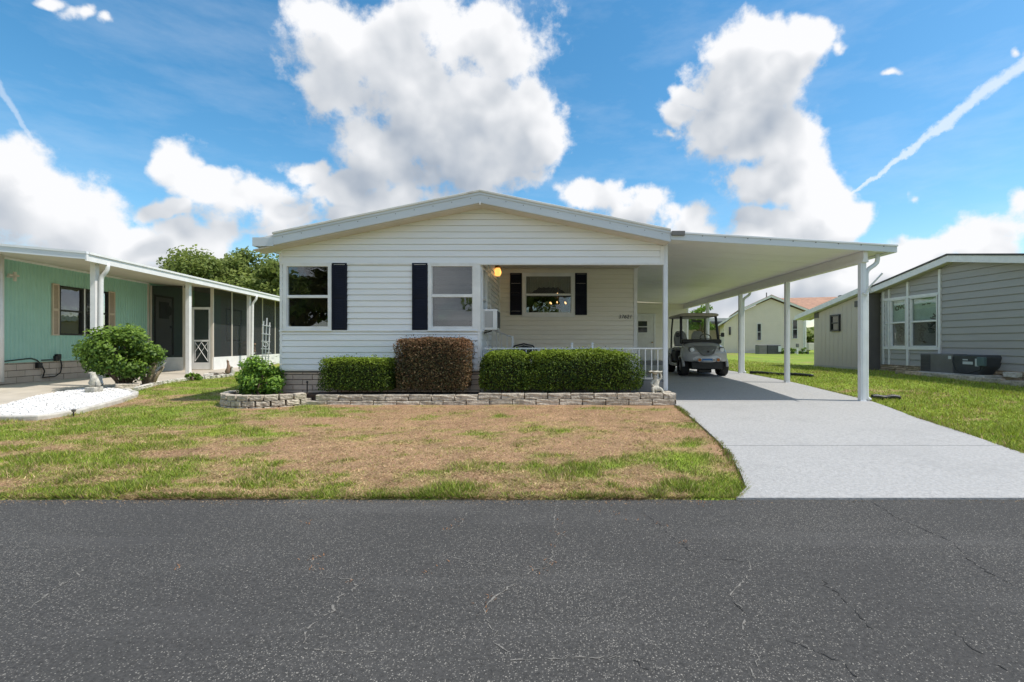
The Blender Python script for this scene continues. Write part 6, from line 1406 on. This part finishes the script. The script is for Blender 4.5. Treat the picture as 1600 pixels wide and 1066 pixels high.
# ------------------------------------------------------------------ trees
def tree(name, label, base, trunk_h, crown_c, rad, clumps, n, leaf, mtl, seed, r0=.35, csize=.27, thin=1.0):
    H = thing(name, label, 'tree', base); r = np.random.default_rng(seed); rs = random.Random(seed)
    C = r.normal(0, 1, (clumps, 3)); C /= np.linalg.norm(C, axis=1)[:, None]; C *= (r.random(clumps)**.4*.82)[:, None]; C[:, 2] = np.where(C[:, 2] < -.5, -.5+.2*r.random(clumps), C[:, 2])
    cr = csize*r.uniform(.6, 1.25, clumps); ci = r.integers(0, clumps, n); D = r.normal(0, 1, (n, 3)); D /= np.linalg.norm(D, axis=1)[:, None]
    P = C[ci]+D*(cr[ci]*r.random(n)**.45)[:, None]*np.array([1.15, 1.15, .8]); Nn = D*.5+np.array([0, 0, .5]); P = P*np.array(rad)+np.array(crown_c)
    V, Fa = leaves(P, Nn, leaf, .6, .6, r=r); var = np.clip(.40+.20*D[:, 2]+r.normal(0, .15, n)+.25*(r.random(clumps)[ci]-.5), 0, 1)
    link('crown', npmesh('crown', V, Fa, var=np.repeat(var, 4)), M[mtl], H)
    b = Vector(base); t = b+Vector((0, 0, trunk_h)); m = MB(); m.tube([b-Vector((0, 0, .1)), b.lerp(t, .5)+Vector((r0*.3, 0, 0)), t], [r0*1.25, r0, r0*.8], 10); m.build('trunk', M['bark'], H, smooth=True)
    for k in range(min(clumps, 22)):
        e = Vector(C[k]*np.array(rad)+np.array(crown_c)); m = MB(); mid = t.lerp(e, .5)+Vector((rs.uniform(-.3, .3), rs.uniform(-.3, .3), .25)); m.tube([t-Vector((0, 0, .15)), mid, e], [r0*.5, r0*.28, r0*.08], 6); m.build('limb', M['bark'], H, smooth=True)
    return H
def tpos(px, Y): return ((px-PX)*Y/FPX, Y, G(Y))
def tz(py, Y): return HC+(HY-py)*Y/FPX
for (px, top, hw, Y, sd, lab) in ((305, 378, 88, 46, 1, 'broad oak crown above the mint house roof, leftmost of the three'), (385, 384, 60, 50, 2, 'middle oak crown rising above the mint house porch roof'), (440, 400, 46, 44, 3, 'oak crown half hidden behind the corner of the white home')):
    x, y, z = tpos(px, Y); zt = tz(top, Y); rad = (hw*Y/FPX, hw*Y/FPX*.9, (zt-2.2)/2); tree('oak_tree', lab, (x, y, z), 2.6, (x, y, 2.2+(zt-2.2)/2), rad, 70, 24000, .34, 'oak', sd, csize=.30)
Y = 40; x, y, z = tpos(1095, Y); tree('lime_green_tree', 'bright green treetop showing under the end of the carport roof', (x, y, z), 1.8, (x, y, tz(500, Y)), (1.7, 1.5, 1.3), 24, 2600, .24, 'limeleaf', 5, .14)
Y = 62; x, y, z = tpos(1172, Y); tree('sparse_tree', 'thin sparse tree behind the beige house roof', (x, y, z), 2.4, (x, y, tz(509, Y)), (1.7, 1.4, 1.2), 16, 420, .30, 'oak', 6, .12)
def palm(base, hgt, label, seed):
    H = thing('palm_tree', label, 'tree', base); b = Vector(base); m = MB(); m.tube([b, b+Vector((.05, 0, hgt*.5)), b+Vector((0, 0, hgt))], [.2, .16, .15], 12); m.build('trunk', M['pale_bark'], H, smooth=True); r = random.Random(seed)
    for k in range(46):
        a = r.uniform(0, 6.28); dead = k < 20; el = r.uniform(-1.3, -.5) if dead else r.uniform(-.3, 1.2); d = Vector((math.cos(a)*math.cos(el), math.sin(a)*math.cos(el), math.sin(el))); o = b+Vector((0, 0, hgt)); L_ = r.uniform(.9, 1.5); vs = []; fs = []; var = []
        hub = o+d*L_*.5; sd = d.cross(Vector((0, 0, 1))).normalized(); up = sd.cross(d)
        vs += [o-sd*.02, o+sd*.02, hub]; fs.append((0, 1, 2)); 
        for j in range(13):
            t = (j-6)/6*1.25; dd = d*math.cos(t)+sd*math.sin(t); q = hub+dd*L_*.7-Vector((0, 0, .25)); i = len(vs); w = sd*math.cos(t)*.03-d*math.sin(t)*.03; vs += [hub-w*.3, hub+w*.3, hub+dd*L_*.4+w+up*.02, q, hub+dd*L_*.4-w]; fs.append((i, i+1, i+2, i+3, i+4))
        mb = MB().add(vs, fs); ob = mb.build('frond', M['frond'], H); at_ = ob.data.attributes.new('var', 'FLOAT', 'POINT'); at_.data.foreach_set('value', [.75 if dead else r.uniform(.1, .4)]*len(ob.data.vertices))
palm((-11.2, -6.4, .03), 4.3, 'cabbage palm with hanging dead fronds across the road, reflected in the front window', 3)
for (bx, by, sd, lab) in ((-21, -22, 21, 'oak across the road behind the viewer, reflected in the left front window'), (-3, -26, 22, 'oak across the road behind the viewer, reflected in the blinds window'), (10, -24, 23, 'oak across the road behind the viewer, opposite the driveway')):
    tree('oak_tree', lab, (bx, by, .05), 2.4, (bx, by, 5.0), (5.2, 4.5, 3.4), 30, 3000, .55, 'oak', sd, .3)

# small things along the far beige house
Y = 40.5
for (px, w, h_, lab) in ((1268, .7, .95, 'pale utility box on legs at the corner of the far beige house'), (1246, .25, .9, 'grey meter post in front of the far beige house')):
    p = at(px, 552, Y); z = G(Y); H = thing('utility_box' if w > .5 else 'meter_post', lab, 'utility box' if w > .5 else 'meter', (p.x, Y, z))
    if w > .5:
        m = MB(); m.box(p.x-w/2, p.x+w/2, Y-.2, Y+.2, z+.35, z+h_); m.build('case', M['soffit'], H, bevel=.03)
        for sx in (-1, 1): m = MB(); m.box(p.x+sx*w*.4-.03, p.x+sx*w*.4+.03, Y-.05, Y+.05, z-.02, z+.35); m.build('leg', M['ac_grey'], H)
    else:
        m = MB(); m.tube([(p.x, Y, z-.02), (p.x, Y, z+.6)], .06, 8); m.build('post', M['paint_white'], H); m = MB(); m.box(p.x-.11, p.x+.11, Y-.08, Y+.08, z+.58, z+h_); m.build('meter', M['ac_grey'], H, bevel=.03)
for i, (px, lab) in enumerate(((1222, 'small low shrub at the base of the far beige wall beside the condenser'), (1236, 'small low shrub at the base of the far beige wall left of the meter post'), (1255, 'small low shrub between meter post and utility box at the far beige house'))):
    p = at(px, 552, 42.0); bush('low_shrub', lab, 'bush', (p.x, 42.0, G(42)+.28), (.55, .4, .32), 420, .13, 'shrub', 300+i, 3, 'bark', (p.x, 42.0, G(42)), 10, .55, .3)

# far-off wood closing the horizon behind the houses: one mass
r = np.random.default_rng(99); n = 26000; x = r.uniform(-150, 170, n); top = 3.2+3.4*fbm(x*.07, x*0, 12)+1.4*fbm(x*.5, x*0, 13); z = .2+top*r.random(n)**.7
P = np.stack([x, 112+r.normal(0, 2.2, n)+4*np.sin(x*.05), z], 1); V, Fa = leaves(P, np.tile([0, -.6, .6], (n, 1)), 1.15, .6, .7, r=r)
tag(link('far_wood', npmesh('far_wood', V, Fa, var=np.repeat(np.clip(.25+.3*r.random(n)+.06*(z-2), 0, 1), 4)), M['oak'], kind='stuff'), 'far-off line of woodland closing the horizon behind the houses', 'woodland')
